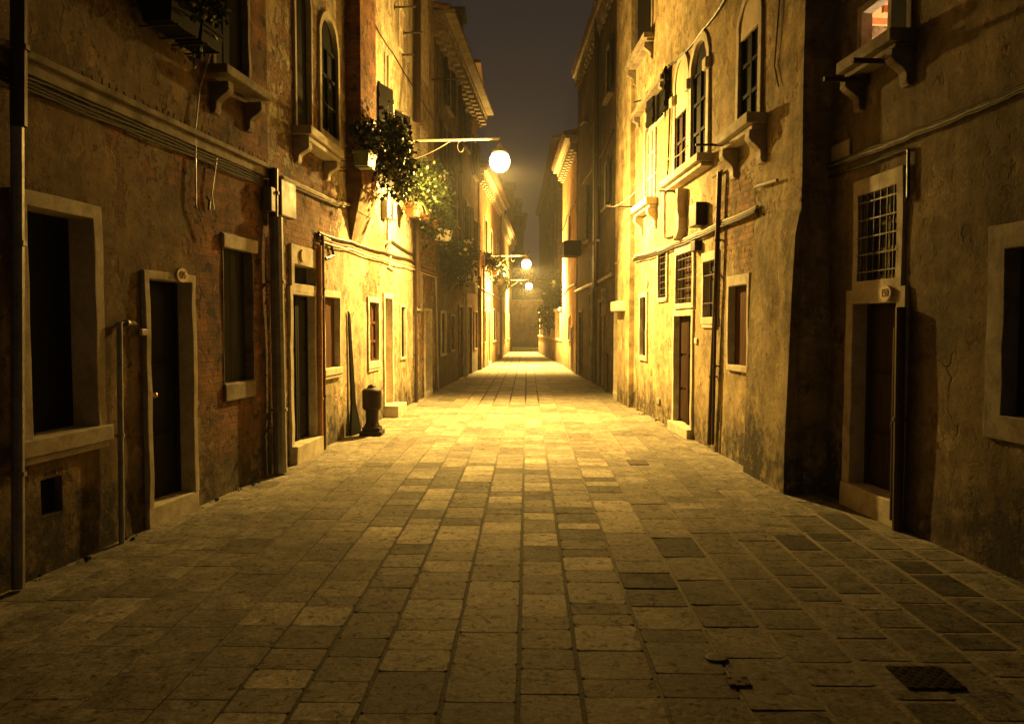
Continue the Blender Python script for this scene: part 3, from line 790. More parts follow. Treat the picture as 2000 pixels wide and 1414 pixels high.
b.opening(822, 833, -30, 150, xc=828, fw=.10, depth=.12, leaf='lunette', style='casement')
b.opening(822, 832, 262, 330, xc=828, fw=.08, depth=.12, leaf='lunette', style='casement')
b.finish(cornice=(.45, .42))
# external chimney flue on corbels (side faces the camera)
uf0, zf0 = WL2.hit(676, 360); uf1 = uf0 + .95
bm = B(); wbox(bm, WL2, uf0, uf1, zf0, 10.9, -.02, .24)
uvl = bm.loops.layers.uv.new('UVMap')
for f in bm.faces:
    for lp in f.loops: lp[uvl].uv = ((lp.vert.co - WL2.A).dot(WL2.t) + (lp.vert.co - WL2.A).dot(WL2.n), lp.vert.co.z)
bl = bm.verts.layers.float.new('brick')
for v in bm.verts: v[bl] = .75
fl = mk('chimney_flue', bm, M['w_left_near'], b.t)
bm = B()
wbox(bm, WL2, uf0 - .03, uf1 + .03, zf0 - .07, zf0 - .001, -.02, .27)
for (za_, zb_, da, db, ka, kb) in ((.071, .40, .23, .16, 0, .05), (.401, .95, .15, -.01, .06, .22)):
    hexa(bm, [WL2.P(uf0 + kb, zf0 - zb_, -.02), WL2.P(uf1 - kb, zf0 - zb_, -.02), WL2.P(uf1 - kb, zf0 - zb_, db), WL2.P(uf0 + kb, zf0 - zb_, db),
              WL2.P(uf0 + ka, zf0 - za_, -.02), WL2.P(uf1 - ka, zf0 - za_, -.02), WL2.P(uf1 - ka, zf0 - za_, da), WL2.P(uf0 + ka, zf0 - za_, da)])
mk('corbel', bm, M['w_left_near'], fl)
# pipes
pipe(b, [(621, 460), (625, 877)], .028, M['pipe_dark']); pipe(b, [(614, 480), (617, 878)], .035, M['terracotta'], 'conduit')
pipe(b, [(752, 110), (751, 470)], .028, M['pipe_pale'], 'conduit')
pipe(b, [(806, -60), (806, 238)], .075, M['pipe_dark']); pipe(b, [(806, 430), (807, 600)], .06, M['pipe_dark'])
pipe(b, [(806, 600), (808, 785)], .035, M['iron']); pipe(b, [(846, 540), (851, 764)], .03, M['pipe_grey'])
for (x0, y0, x1, y1) in ((744, 396, 752, 425), (756, 400, 763, 428)):
    bm = B(); ua, za = WL2.hit(x0, y1); ub, zb = WL2.hit(x1, y0); wbox(bm, WL2, ua, ub, za, zb, .0, .12); mk('junction_box', bm, M['box_grey'], b.t, bev=.01)
for k, (dy, r, mt) in enumerate(((0, .022, 'cable'), (9, .014, 'terracotta'), (15, .012, 'pipe_pale'))):
    wallcable(b, [(618, 455 + dy), (680, 472 + dy), (745, 492 + dy), (790, 505 + dy), (850, 527 + dy)], r, M[mt], sag=.02, d=.03 + .01 * k)
wallcable(b, [(752, 478), (762, 470), (800, 495), (855, 513), (880, 522)], .022, M['cable'], sag=.02)
wallcable(b, [(712, 5), (735, 60), (765, 105), (805, 170), (848, 238)], .012, M['cable'], sag=.02)
wallcable(b, [(545, 347), (600, 372), (652, 396), (690, 402)], .03, M['stone'], name='ledge', sag=0)
wallcable(b, [(545, 356), (600, 380), (652, 402), (690, 409)], .016, M['cable'], sag=0)
wallcable(b, [(752, 478), (760, 500), (756, 520), (768, 528)], .016, M['pipe_pale'], sag=0)
wallcable(b, [(618, 460), (640, 470), (648, 500), (632, 505)], .02, M['cable'], sag=0)
# iron bars sticking out of the wall
def bar(b, px, py, L, r=.014, bend=0.0, name='iron_bracket'):
    W = b.W; u, z = W.hit(px, py); bm = B(); P = [W.P(u, z, 0), W.P(u, z + bend * .3, L * .7), W.P(u, z + bend, L)]
    tube(bm, P, r, 6); wbox(bm, W, u - .03, u + .03, z - .04, z + .04, 0, .012)
    return mk(name, bm, M['iron'], b.t)
for (px, py, L) in ((770, 15, .42), (788, 65, .4), (785, 108, .25), (843, 156, .7)): bar(b, px, py, L, .02)

# ===================================================== LEFT: dark building
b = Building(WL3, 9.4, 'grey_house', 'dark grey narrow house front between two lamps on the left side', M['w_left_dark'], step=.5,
             brick=((870, 600, 30, 80, .4),), dirt=((885, 700, 50, 100, .5),))
gb = b
b.opening(861, 869, 612, 690, xc=865, fw=.07, depth=.2, leaf='black_wood', style='boards', sill=(.05, .07, .02))
b.opening(879, 886, 618, 683, xc=882, fw=.06, depth=.2, leaf='black_wood', style='boards', sill=(.05, .07, .02), frame='stone_dark')
b.opening(896, 903, 600, 738, xc=900, kind='door', fw=.07, depth=.25, leaf='brown_wood', style='panels', step_=.05, frame='stone_dark')
b.opening(912, 920, 600, 735, xc=916, kind='door', fw=.07, depth=.25, leaf='brown_wood', style='panels', step_=.04, frame='stone_dark')
b.opening(925, 931, 610, 680, xc=928, fw=.06, depth=.2, leaf='red_wood', style='boards', frame='stone_dark')
for (x0, x1, y0, y1) in ((862, 872, 250, 345), (884, 892, 330, 440), (907, 916, 400, 470), (922, 929, 430, 500), (870, 879, 130, 215), (905, 913, 215, 290), (922, 929, 275, 345)):
    b.opening(x0, x1, y0, y1, fw=.09, depth=.18, leaf='glass', style='casement', sill=(.10, .07, .05), frame='stone_dark', shutters=('grey_wood', ((.35, 8), (.35, 8))))
pipe(b, [(893, 115), (895, 560)], .06, M['pipe_dark']); pipe(b, [(906, 575), (905, 742)], .05, M['pipe_pale'], 'conduit'); pipe(b, [(934, 540), (935, 722)], .04, M['pipe_dark'])
bm = B(); u, z = b.W.hit(906, 560); wbox(bm, b.W, u - .45, u + .45, z - .22, z + .12, 0, .42, taper=.05); mk('canopy', bm, M['stone'], b.t, bev=.03)
wallcable(b, [(868, 535), (900, 548), (935, 562)], .035, M['pipe_grey'], name='conduit', sag=0)
b.finish(cornice=(.6, .5))

# ===================================================== LEFT: orange lit building
b = Building(WL4, 7.4, 'lit_orange_house', 'orange house glowing under the second lamp on the left side', M['w_left_far'], step=.6)
lb = b
for (x0, x1, y0, y1) in ((944, 948, 607, 668), (957, 961, 452, 530), (970, 973, 480, 540), (947, 951, 430, 510)):
    b.opening(x0, x1, y0, y1, fw=.07, depth=.15, leaf='green_wood', style='louvres', sill=(.08, .06, .04))
b.opening(953, 957, 610, 706, kind='door', fw=.10, depth=.15, leaf='red_wood', style='boards', step_=.05)
b.opening(962.5, 967, 606, 665, fw=.07, depth=.15, leaf='green_wood', style='louvres', sill=(.08, .06, .04))
b.opening(972, 974.5, 612, 693, kind='door', fw=.06, depth=.2, leaf='black_wood', style='plain')
pipe(b, [(941, 500), (941, 719)], .05, M['pipe_pale'], 'conduit'); wallcable(b, [(938, 564), (960, 575), (978, 587)], .045, M['pipe_grey'], name='conduit', sag=0)
pipe(b, [(975, 400), (976, 700)], .05, M['pipe_dark'])
b.finish(cornice=(.3, .6))
b = Building(WL5, 7.0, 'far_ochre_house', 'ochre house at the far left end of the alley', M['w_left_far'], step=.8)
for (x0, x1, y0, y1) in ((984, 986, 612, 665), (991, 993, 615, 660), (985, 987, 500, 545), (992, 993.5, 515, 555)):
    b.opening(x0, x1, y0, y1, fw=.07, depth=.15, leaf='green_wood', style='plain', sill=(.08, .06, .04))
b.finish(cornice=(.3, .6), tiles=False)

# taller house behind the roofs
bt = thing('tall_house', (-3.6, 34, 0), 'tall grey house rising behind the left roofs with overhanging eaves', 'building')
def block(parent, x0, x1, y0, y1, zt, mat, eave=.5, name='wall', uvshift=0):
    bm = B(); hexa(bm, [Vector(p) for p in ((x0, y0, -.05), (x1, y0, -.05), (x1, y1, -.05), (x0, y1, -.05), (x0, y0, zt), (x1, y0, zt), (x1, y1, zt), (x0, y1, zt))])
    uvl = bm.loops.layers.uv.new('UVMap')
    for f in bm.faces:
        for lp in f.loops: lp[uvl].uv = (lp.vert.co.x + lp.vert.co.y, lp.vert.co.z)
    w_ = mk(name, bm, mat, parent)
    bm = B(); e_ = eave; P = [(x0 - e_, y0 - e_, zt), (x1 + e_, y0 - e_, zt), (x1 + e_, y1 + e_, zt), (x0 - e_, y1 + e_, zt)]
    v = [bm.verts.new(p) for p in P]; v2 = [bm.verts.new((p[0], p[1], zt + .12)) for p in P]
    xm = (x0 + x1) / 2; r0, r1 = bm.verts.new((xm, y0 + 1, zt + 1.0)), bm.verts.new((xm, y1 - 1, zt + 1.0))
    bm.faces.new(v[::-1])
    for i in range(4): bm.faces.new((v[i], v[(i + 1) % 4], v2[(i + 1) % 4], v2[i]))
    bm.faces.new((v2[0], v2[1], r0)); bm.faces.new((v2[1], v2[2], r1, r0)); bm.faces.new((v2[2], v2[3], r1)); bm.faces.new((v2[3], v2[0], r0, r1))
    mk('roof', bm, M['tile'], parent); return w_
block(bt, -6.5, -1.75, 33, 40, 12.6, M['w_left_dark'], .45)
def flatwin(parent, W, u, z, w_, h, leaf='black_wood'):
    bm = B(); wbox(bm, W, u - w_ / 2, u + w_ / 2, z, z + h, .0, .03); o = mk('window', bm, M[leaf], parent)
    bm = B(); t = .09
    for (a, c, e, f) in ((u - w_ / 2 - t, u - w_ / 2, z, z + h), (u + w_ / 2, u + w_ / 2 + t, z, z + h), (u - w_ / 2 - t, u + w_ / 2 + t, z + h, z + h + t), (u - w_ / 2 - t * 1.4, u + w_ / 2 + t * 1.4, z - t, z)):
        wbox(bm, W, a, c, e, f, 0, .06)
    mk('frame', bm, M['stone_dark'], o)
WT = Wall((-1.75, 33), (-1.75, 40), 1)
for u in (1.2, 3.4, 5.6): flatwin(bt, WT, u, 10.2, .8, 1.5)
bm = B(); box(bm, (-2.6, 35, 14.2), (.8, .9, 2.4)); box(bm, (-2.6, 35, 15.5), (1.1, 1.2, .3)); mk('chimney', bm, M['w_left_dark'], bt)

# ===================================================== RIGHT: nearest building
b = Building(WR1, 9.5, 'shadowed_house', 'dim grey ochre house nearest on the right with door number 150', M['w_right_near'], depth=5, brick0=.17,
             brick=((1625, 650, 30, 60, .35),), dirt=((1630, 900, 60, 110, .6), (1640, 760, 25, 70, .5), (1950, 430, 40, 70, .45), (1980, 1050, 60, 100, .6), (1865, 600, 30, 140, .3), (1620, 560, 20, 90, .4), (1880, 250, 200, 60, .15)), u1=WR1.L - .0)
nb = b
b.opening(1968, 2120, 487, 812, xc=1968, fw=.17, depth=.10, leaf='black_wood', style='boards', sill=(.03, .12, .02), frame='stone_dark')
b.opening(1668, 1753, 590, 978, xc=1753, kind='door', fw=.13, depth=.18, leaf='brown_wood', style='panels', step_=.06)
b.opening(1682, 1757, 384, 550, xc=1682, fw=.09, lintel=.05, depth=.20, leaf='glass_pale', style='casement', grille=(6, 5, .02))
b.plaque(1743, 573, .17, .13, '150', d=.055)
Lw, rw = b.opening(1690, 1778, -40, 62, xc=1778, fw=.07, depth=.25, leaf='black_wood', sub='open', sill=(.22, .10, .02), frame='stone_dark')
# lit room behind it
u0, u1, z0, z1 = rw
um = WR1.hit(1736, 30)[0]; uw = WR1.hit(1727, 30)[0]
bm = B(); wbox(bm, WR1, u0 - .02, um, z0, z1, -.06, -.02); mk('shutter', bm, M['black_wood'], Lw)
bm = B(); wbox(bm, WR1, um + .002, uw, z0, z1, -.07, -.03); mk('casement', bm, M['pot_white'], Lw)
bm = B(); wbox(bm, WR1, u0 - 1.5, u1 + 1.5, z1 + .15, z1 + .2, -3.0, -.27)
for k in range(12): wbox(bm, WR1, u1 + 1.3 - .28 * k, u1 + 1.34 - .28 * k, z1 + .09, z1 + .149, -2.99, -.28)
mk('room_ceiling', bm, M['ceiling'], b.t)
bm = B(); wbox(bm, WR1, u0 - 1.5, u1 + 1.5, z0 - .8, z1 + .15, -3.05, -3.001); wbox(bm, WR1, u1 + 1.45, u1 + 1.5, z0 - .8, z1 + .15, -3.0, -.3); wbox(bm, WR1, u0 - 1.5, u1 + 1.5, z0 - .85, z0 - .801, -3, -.27)
mk('room_wall', bm, M['lunette'], b.t)
ld = bpy.data.lights.new('room_light', 'POINT'); ld.energy = 420; ld.color = (1, .72, .42); ld.shadow_soft_size = .12
lo = bpy.data.objects.new('room_light', ld); COL.objects.link(lo); lo.parent = b.t; lo.location = WR1.P(u1 + .3, z1 - .5, -1.6) - b.t.location
for (px, py) in ((1697, 157), (1760, 121)): bar(b, px, py, .42, .022)
bm = B(); ua, za = WR1.hit(1664, 308); ub, zb = WR1.hit(1629, 287); wbox(bm, WR1, min(ua, ub), max(ua, ub), za, zb, 0, .03); mk('stone_tablet', bm, M['stone'], b.t, bev=.01)
for k, (dy, r) in enumerate(((0, .022), (5, .014), (-4, .012))):
    wallcable(b, [(1612, 330 + dy), (1700, 297 + dy), (1800, 258 + dy), (1900, 218 + dy), (2000, 176 + dy), (2200, 92 + dy)], r, M['cable' if k else 'pipe_grey'], sag=.01, d=.03 + .01 * k)
wallcable(b, [(1612, 352), (1680, 328), (1770, 294), (1781, 292), (1780, 385), (1776, 392)], .014, M['cable'], sag=0)
pipe(b, [(1775, 600), (1768, 1035)], .04, M['pipe_dark'])
pipe(b, [(1762, 640), (1754, 1015)], .022, M['iron'], 'conduit')
b.finish()

# ===================================================== RIGHT: bright building
b = Building(WR2, 11.0, 'golden_house', 'tall golden plaster house lit by the nearest lamp on the right', M['w_right_mid'], brick0=.22,
             brick=((1445, 420, 42, 90, .62), (1455, 620, 14, 140, .35), (1400, 560, 12, 120, .4), (1225, 240, 16, 130, .55), (1340, 410, 14, 20, .3), (1360, 480, 12, 20, .4), (1500, 560, 30, 160, .3), (1540, 740, 14, 90, .8), (1475, 500, 6, 90, .4)),
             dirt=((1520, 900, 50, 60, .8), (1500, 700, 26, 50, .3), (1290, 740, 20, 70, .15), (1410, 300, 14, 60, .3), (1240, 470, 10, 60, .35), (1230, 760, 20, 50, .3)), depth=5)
rb = b
b.opening(1427, 1463, 555, 717, xc=1463, fw=.07, depth=.20, leaf='red_wood', style='boards', lintel=.06)
b.opening(1377, 1401, 513, 620, xc=1377, fw=.07, lintel=.06, depth=.22, leaf='black_wood', sill=(.04, .10, .02), grille=(1, 2, .01), style='plain')
b.opening(1319, 1352, 618, 822, xc=1319, kind='door', fw=.09, depth=.20, leaf='brown_wood', style='panels', step_=.10)
b.opening(1323, 1355, 500, 594, xc=1323, fw=.08, lintel=.06, depth=.20, leaf='brown_wood', style='plain', grille=(5, 5, -.01))
b.opening(1288, 1304, 498, 583, xc=1288, fw=.07, lintel=.03, depth=.18, leaf='glass', style='casement', grille=(4, 7, -.01), sill=(.04, .06, .0))
b.opening(1252, 1264, 582, 694, xc=1252, fw=.09, depth=.18, leaf='black_wood', style='plain', sill=(.03, .08, .0))
b.opening(1202, 1212, 606, 768, xc=1206, kind='door', fw=.08, depth=.28, leaf='lunette', style='panels', step_=.04)
b.plaque(1265, 552, .17, .20, '', d=.02)
# upper windows
Lx, rA = b.opening(1321, 1344, 122, 333, xc=1330, arch=1, fw=.10, depth=.16, leaf='brown_wood', style='casement')
Lx2, rB = b.opening(1353, 1383, 82, 315, xc=1368, arch=1, fw=.12, depth=.2, leaf='black_wood', style='casement', frame='stone')
def lunette(b, L, r, d, hfrac=1.0):
    W = b.W; u0, u1, z0, z1 = r; R = (u1 - u0) / 2; uc = (u0 + u1) / 2; zc = z1 - R; n = 12; bm = B()
    pts = [(u0 + .005, zc - R * hfrac), (u1 - .005, zc - R * hfrac)] + [(uc + (R - .005) * cos(pi * i / n), zc + (R - .005) * sin(pi * i / n)) for i in range(n + 1)]
    a = [bm.verts.new(W.P(u, z, d)) for u, z in pts]; c = [bm.verts.new(W.P(u, z, d - .03)) for u, z in pts]; bm.faces.new(a); bm.faces.new(c[::-1])
    for i in range(len(pts)): bm.faces.new((a[i], c[i], c[(i + 1) % len(pts)], a[(i + 1) % len(pts)]))
    bmesh.ops.recalc_face_normals(bm, faces=bm.faces); mk('lunette', bm, M['lunette'], L)
lunette(b, Lx, rA, .012, 1.3)
ua, ub = min(rA[0], rB[0]), max(rA[1], rB[1])
def bigsill(b, ua, ub, z, d=.24, brk=False):
    bm = B(); W = b.W; wbox(bm, W, ua, ub, z - .12, z, -.02, d, j=.004); wbox(bm, W, ua + .03, ub - .03, z - .18, z - .121, -.02, d * .7)
    if brk:
        for uc in (ua + .12, ub - .12):
            console(bm, W, uc, z - .182, .15, d * .8, .36)
    mk('balcony_sill', bm, M['stone'], b.t, bev=.01)
bigsill(b, ua - .25, ub + .2, min(rA[2], rB[2]) - .002, .22)
bm = B()
for (uu, zz) in ((rB[0] - .06, 0), ((rA[0] + rB[1]) / 2, 0), (rA[1] + .06, 0)):
    zc = rB[3] - (rB[1] - rB[0]) / 2; wbox(bm, WR2, uu - .09, uu + .09, zc - .16, zc, -.05, .09)
mk('capital', bm, M['stone'], b.t, bev=.02)
Lc, rC = b.opening(1447, 1486, -4, 243, xc=1467, arch=1, fw=.10, depth=.22, leaf='black_wood', style='casement')
lunette(b, Lc, rC, .012, .2); bigsill(b, rC[0] - .25, rC[1] + .25, rC[2] - .002, .24, True)
Ld, rD = b.opening(1263, 1280, 203, 388, xc=1280, arch=1, fw=.10, depth=.12, leaf='lunette', style='casement'); bigsill(b, rD[0] - .25, rD[1] + .4, rD[2] - .002, .22, True)
b.opening(1283, 1299, 158, 234, xc=1290, fw=.06, depth=.12, leaf='black_wood', style='louvres', shutters=('black_wood', ((.4, 5), (.4, 5))))
Lf, rF = b.opening(1243, 1275, -60, 94, xc=1260, fw=.08, depth=.2, leaf='black_wood', style='boards', sill=(.2, .1, .1), frame='stone_dark')
ua, ub = WR2.hit(1269, 50)[0], WR2.hit(1263, 50)[0]; bm = B(); z0 = WR2.hit(1266, 84)[1]; z1 = WR2.hit(1266, 14)[1]
wbox(bm, WR2, ua, ub, z0, z1, -.19, -.165); sl_ = mk('lit_pane', bm, M['slit'], Lf, label='glowing strip of lit window between dark shutters')
bm = B()
for k in range(9): z = z0 + (z1 - z0) * (k + .5) / 9; wbox(bm, WR2, ua - .01, ub + .01, z - .012, z + .012, -.164, -.15)
mk('glazing_bars', bm, M['black_wood'], Lf)
# ledge over the side window
bm = B(); u0, z0 = WR2.hit(1308, 148); u1, _ = WR2.hit(1246, 155)
wbox(bm, WR2, u0, u1, z0 - .06, z0 + .02, 0, .16, j=.005); console(bm, WR2, u0 + .2, z0 - .061, .12, .13, .2); console(bm, WR2, u1 - .2, z0 - .061, .12, .13, .2)
mk('ledge', bm, M['stone_dark'], b.t)
# lunette hood over the far door
bm = B(); u, z = WR2.hit(1222, 598); wbox(bm, WR2, u - .55, u + .45, z - .12, z + .1, 0, .28, taper=.12); mk('door_hood', bm, M['stone'], b.t, bev=.03)
# pilaster of bare brick
uP0, uP1 = WR2.hit(1240, 400)[0], WR2.hit(1216, 400)[0]; bm = B(); wbox(bm, WR2, uP0, uP1, 0, 10.6, -.02, .10)
uvl = bm.loops.layers.uv.new('UVMap'); bl = bm.verts.layers.float.new('brick')
for f in bm.faces:
    for lp in f.loops: lp[uvl].uv = ((lp.vert.co - WR2.A).dot(WR2.t) + (lp.vert.co - WR2.A).dot(WR2.n), lp.vert.co.z)
for v in bm.verts: v[bl] = .38 if v.co.z > 3 else 0
mk('pilaster', bm, M['w_right_mid'], b.t)
# thickened foot of the corner
bm = B(); ua, ub = 0.02, WR2.hit(1466, 700)[0]
rows = [(-.05, .13), (.5, .12), (1.2, .10), (2.0, .08), (2.6, .05), (3.0, -.02)]
bl = bm.verts.layers.float.new('brick'); dl = bm.verts.layers.float.new('dirt'); uvl = bm.loops.layers.uv.new('UVMap')
G = []
for (z, d) in rows:
    row = []
    for i in range(9):
        u = ua + (ub - ua) * i / 8; dd = d + .014 * mnoise.noise(Vector((u * 4, z * 3, 2)))
        if i == 8: dd = -.03
        if i == 8: u = ub + .0
        v = bm.verts.new(WR2.P(u + (.0 if i < 8 else .01) + .015 * mnoise.noise(Vector((z * 5, 3, u))), z, dd)); v[bl] = .15; v[dl] = .8 if z < .6 and i > 3 else .1; row.append((v, u, z))
    G.append(row)
for r0_, r1_ in zip(G, G[1:]):
    for i in range(8):
        q = (r0_[i], r0_[i + 1], r1_[i + 1], r1_[i]); f = bm.faces.new([x[0] for x in q])
        for lp, x in zip(f.loops, q): lp[uvl].uv = (x[1], x[2])
vs = [r[0][0] for r in G]; vb = [bm.verts.new(WR2.P(ua, z, -.1)) for (z, d) in rows]
for i in range(len(vs) - 1): bm.faces.new((vs[i], vs[i + 1], vb[i + 1], vb[i]))
bmesh.ops.recalc_face_normals(bm, faces=bm.faces); mk('wall_foot', bm, M['w_right_mid'], b.t)
# pipes, cables, boxes, relief
pipe(b, [(1416, 336), (1407, 600), (1395, 868)], .032, M['pipe_dark'], d=.07); pipe(b, [(1409, 560), (1402, 868)], .02, M['pipe_dark'], d=.07)
pipe(b, [(1399, 346), (1417, 335)], .02, M['stone_dark'], 'bracket', clamps=False)
pipe(b, [(1480, 0), (1481, 250)], .018, M['pipe_pale'], 'conduit', clamps=False) if False else None
for k, (dy, r, mt) in enumerate(((0, .022, 'pipe_pale'), (6, .018, 'cable'), (10, .013, 'cable'))):
    wallcable(b, [(1242, 500 + dy), (1285, 488 + dy), (1325, 472 + dy), (1367, 455 + dy), (1413, 434 + dy), (1484, 404 + dy)], r, M[mt], sag=.015, d=.03 + .012 * k)
wallcable(b, [(1205, 515), (1242, 505)], .025, M['pipe_pale'], sag=0)
wallcable(b, [(1422, -4), (1380, 55), (1335, 108), (1310, 128)], .018, M['cable'], sag=.03)
wallcable(b, [(1284, 182), (1262, 195), (1232, 200), (1208, 225)], .013, M['cable'], sag=.02)
wallcable(b, [(1385, 285), (1345, 310), (1300, 345), (1245, 395), (1212, 402)], .008, M['pipe_pale'], sag=.05, d=.3)
wallcable(b, [(1302, 370), (1302, 465), (1318, 462)], .016, M['cable'], sag=0)
wallcable(b, [(1313, 185), (1308, 330), (1304, 380)], .014, M['cable'], sag=0)
wallcable(b, [(1528, 0), (1518, 130), (1526, 170)], .008, M['cable'], sag=0)
pipe(b, [(1485, 365), (1527, 352)], .018, M['pipe_grey'], 'conduit', clamps=False)
for (px, py, L) in ((1436, 284, .5), (1320, 374, .28), (1245, 404, .4), (1403, 532, .1)): bar(b, px, py, L, .016)
for (x0, x1, y0, y1, dd, mt) in ((1367, 1381, 402, 440, .16, 'cast_iron'), (1361, 1370, 473, 490, .10, 'cast_iron'), (1284, 1290, 776, 790, .03, 'box_grey'), (1359, 1364, 660, 672, .03, 'lunette')):
    bm = B(); ua, za = WR2.hit(x1, y1); ub, zb = WR2.hit(x0, y0); wbox(bm, WR2, ua, ub, za, zb, 0, dd); mk('junction_box', bm, M[mt], b.t, bev=.012)
bm = B()                                           # broken marble relief
u, z = WR2.hit(1336, 415)
prof = [(.0, .36), (.22, .34), (.20, .16), (.17, .0), (.21, -.12), (.17, -.28), (.06, -.38), (-.12, -.44), (-.05, -.33), (.02, -.2), (-.08, .0), (-.03, .18)]
a = [bm.verts.new(WR2.P(u - x * .8, z + y, .14 + .02 * sin(i))) for i, (x, y) in enumerate(prof)]; c = [bm.verts.new(WR2.P(u - x * .8, z + y, -.02)) for (x, y) in prof]
bm.faces.new(a)
for i in range(len(prof)): bm.faces.new((a[i], c[i], c[(i + 1) % len(prof)], a[(i + 1) % len(prof)]))
bmesh.ops.recalc_face_normals(bm, faces=bm.faces); mk('stone_relief', bm, M['lunette'], b.t, bev=.02)
b.finish(cornice=(.5, .45))

# ===================================================== RIGHT: dark building
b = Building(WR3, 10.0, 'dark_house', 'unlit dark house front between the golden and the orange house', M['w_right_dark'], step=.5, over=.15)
for (x0, x1, y0, y1) in ((1183, 1192, 318, 405), (1186, 1196, 90, 190), (1145, 1150, 370, 470), (1165, 1171, 370, 470)):
    b.opening(x0, x1, y0, y1, fw=.06, depth=.18, leaf='black_wood', style='louvres', sill=(.12, .07, .05), frame='stone_dark', shutters=('grey_wood', ((.4, 10), None)))
b.opening(1152, 1160, 575, 742, kind='door', fw=.08, depth=.25, leaf='black_wood', style='panels', frame='stone_dark')
b.opening(1170, 1178, 590, 750, kind='door', fw=.08, depth=.25, leaf='brown_wood', style='panels', frame='stone_dark')
b.opening(1177, 1183, 568, 612, fw=.06, depth=.18, leaf='black_wood', frame='stone_dark', sill=(.04, .05, .0))
b.opening(1132, 1137, 610, 735, kind='door', fw=.07, depth=.25, leaf='black_wood', frame='stone_dark')
pipe(b, [(1172, 30), (1170, 560)], .06, M['pipe_dark']); pipe(b, [(1165, 240), (1163, 560)], .035, M['pipe_grey'], 'conduit'); pipe(b, [(1162, 560), (1159, 745)], .05, M['pipe_grey'])
pipe(b, [(1190, 690), (1190, 765)], .035, M['iron'])
wallcable(b, [(1200, 535), (1172, 550), (1146, 560), (1126, 570)], .05, M['pipe_grey'], name='conduit', sag=0)
wallcable(b, [(1200, 255), (1180, 300), (1140, 360)], .03, M['cable'], sag=0); wallcable(b, [(1135, 245), (1142, 238), (1150, 240)], .03, M['pipe_grey'], name='conduit', sag=0)
bm = B(); u, z = WR3.hit(1125, 492); wbox(bm, WR3, WR3.L - .9, WR3.L + .02, z - .25, z + .25, 0, .55); mk('jetty_box', bm, M['black_wood'], b.t, bev=.02)
b.finish(cornice=(.2, .45))

# ===================================================== RIGHT: orange building
b = Building(WR4, 8.0, 'orange_house', 'narrow bright orange house beside the second lamp on the right', M['w_orange'], step=.6, depth=4)
b.opening(1116, 1119, 640, 722, kind='door', fw=.08, depth=.2, leaf='brown_wood', style='plain')
b.opening(1112, 1115, 420, 490, fw=.08, depth=.15, leaf='green_wood', style='louvres', sill=(.08, .06, .04))
b.opening(1111, 1114, 620, 665, fw=.08, depth=.15, leaf='green_wood', style='louvres', sill=(.08, .06, .04))
wallcable(b, [(1125, 395), (1108, 425), (1101, 450)], .025, M['cable'], sag=0); wallcable(b, [(1125, 555), (1112, 562), (1101, 575)], .035, M['pipe_pale'], name='conduit', sag=0)
b.finish(cornice=(.4, .5))

# ===================================================== RIGHT: garden wall with railing pillars
GW = Wall(R4b + Vector((0, .02, 0)), gl(1052, 690), -1, .01)
gt = thing('garden_wall', GW.P(GW.L / 2, 0), 'low plastered garden wall with stone pillars and iron railing under the tree', 'wall')
bm = B(); wbox(bm, GW, 0.05, GW.L, -.05, 1.0, -.3, 0)
uvl = bm.loops.layers.uv.new('UVMap')
for f in bm.faces:
    for lp in f.loops: lp[uvl].uv = (lp.vert.co.y, lp.vert.co.z)
mk('base_wall', bm, M['w_right_mid'], gt); bm = B(); wbox(bm, GW, .05, GW.L, 1.0, 1.1, -.34, .05); mk('coping', bm, M['stone'], gt, bev=.02)
k = 0; u = .5
while u < GW.L:
    bm = B(); wbox(bm, GW, u - .22, u + .22, 1.101, 2.3, -.32, .03); wbox(bm, GW, u - .3, u + .3, 2.301, 2.45, -.4, .1); mk('pillar', bm, M['stone'], gt, bev=.02)
    if u + 2.4 < GW.L + 1:
        bm = B(); q = u + .3
        while q < u + 2.1: tube(bm, [GW.P(q, 1.1, -.15), GW.P(q, 2.1, -.15)], .016, 5); q += .16
        tube(bm, [GW.P(u + .22, 2.0, -.15), GW.P(u + 2.18, 2.0, -.15)], .02, 5); mk('railing', bm, M['iron'], gt)
    u += 2.4
# end wall with archway look
et = thing('end_wall', (.75, 54.5, 0), 'plain ochre wall closing the far end of the alley', 'wall')
WE = Wall((-1.0, 54.5), (4.5, 54.5), -1)
WE.n = Vector((0, -1, 0))
bm = B(); wbox(bm, WE, 0, 5.5, -.05, 3.4, -.3, 0)
uvl = bm.loops.layers.uv.new('UVMap')
for f in bm.faces:
    for lp in f.loops: lp[uvl].uv = (lp.vert.co.x, lp.vert.co.z)
mk('wall_face', bm, M['w_left_near'], et); bm = B(); wbox(bm, WE, 0, 5.5, 3.401, 3.5, -.35, .06); mk('coping', bm, M['stone_dark'], et)
st_ = thing('stone_step', (.75, 52.5, 0), 'pale stone step across the far end of the alley', 'step')
bm = B(); box(bm, (.8, 52.6, .09), (2.6, .9, .2)); mk('tread', bm, M['stone'], st_, bev=.03)

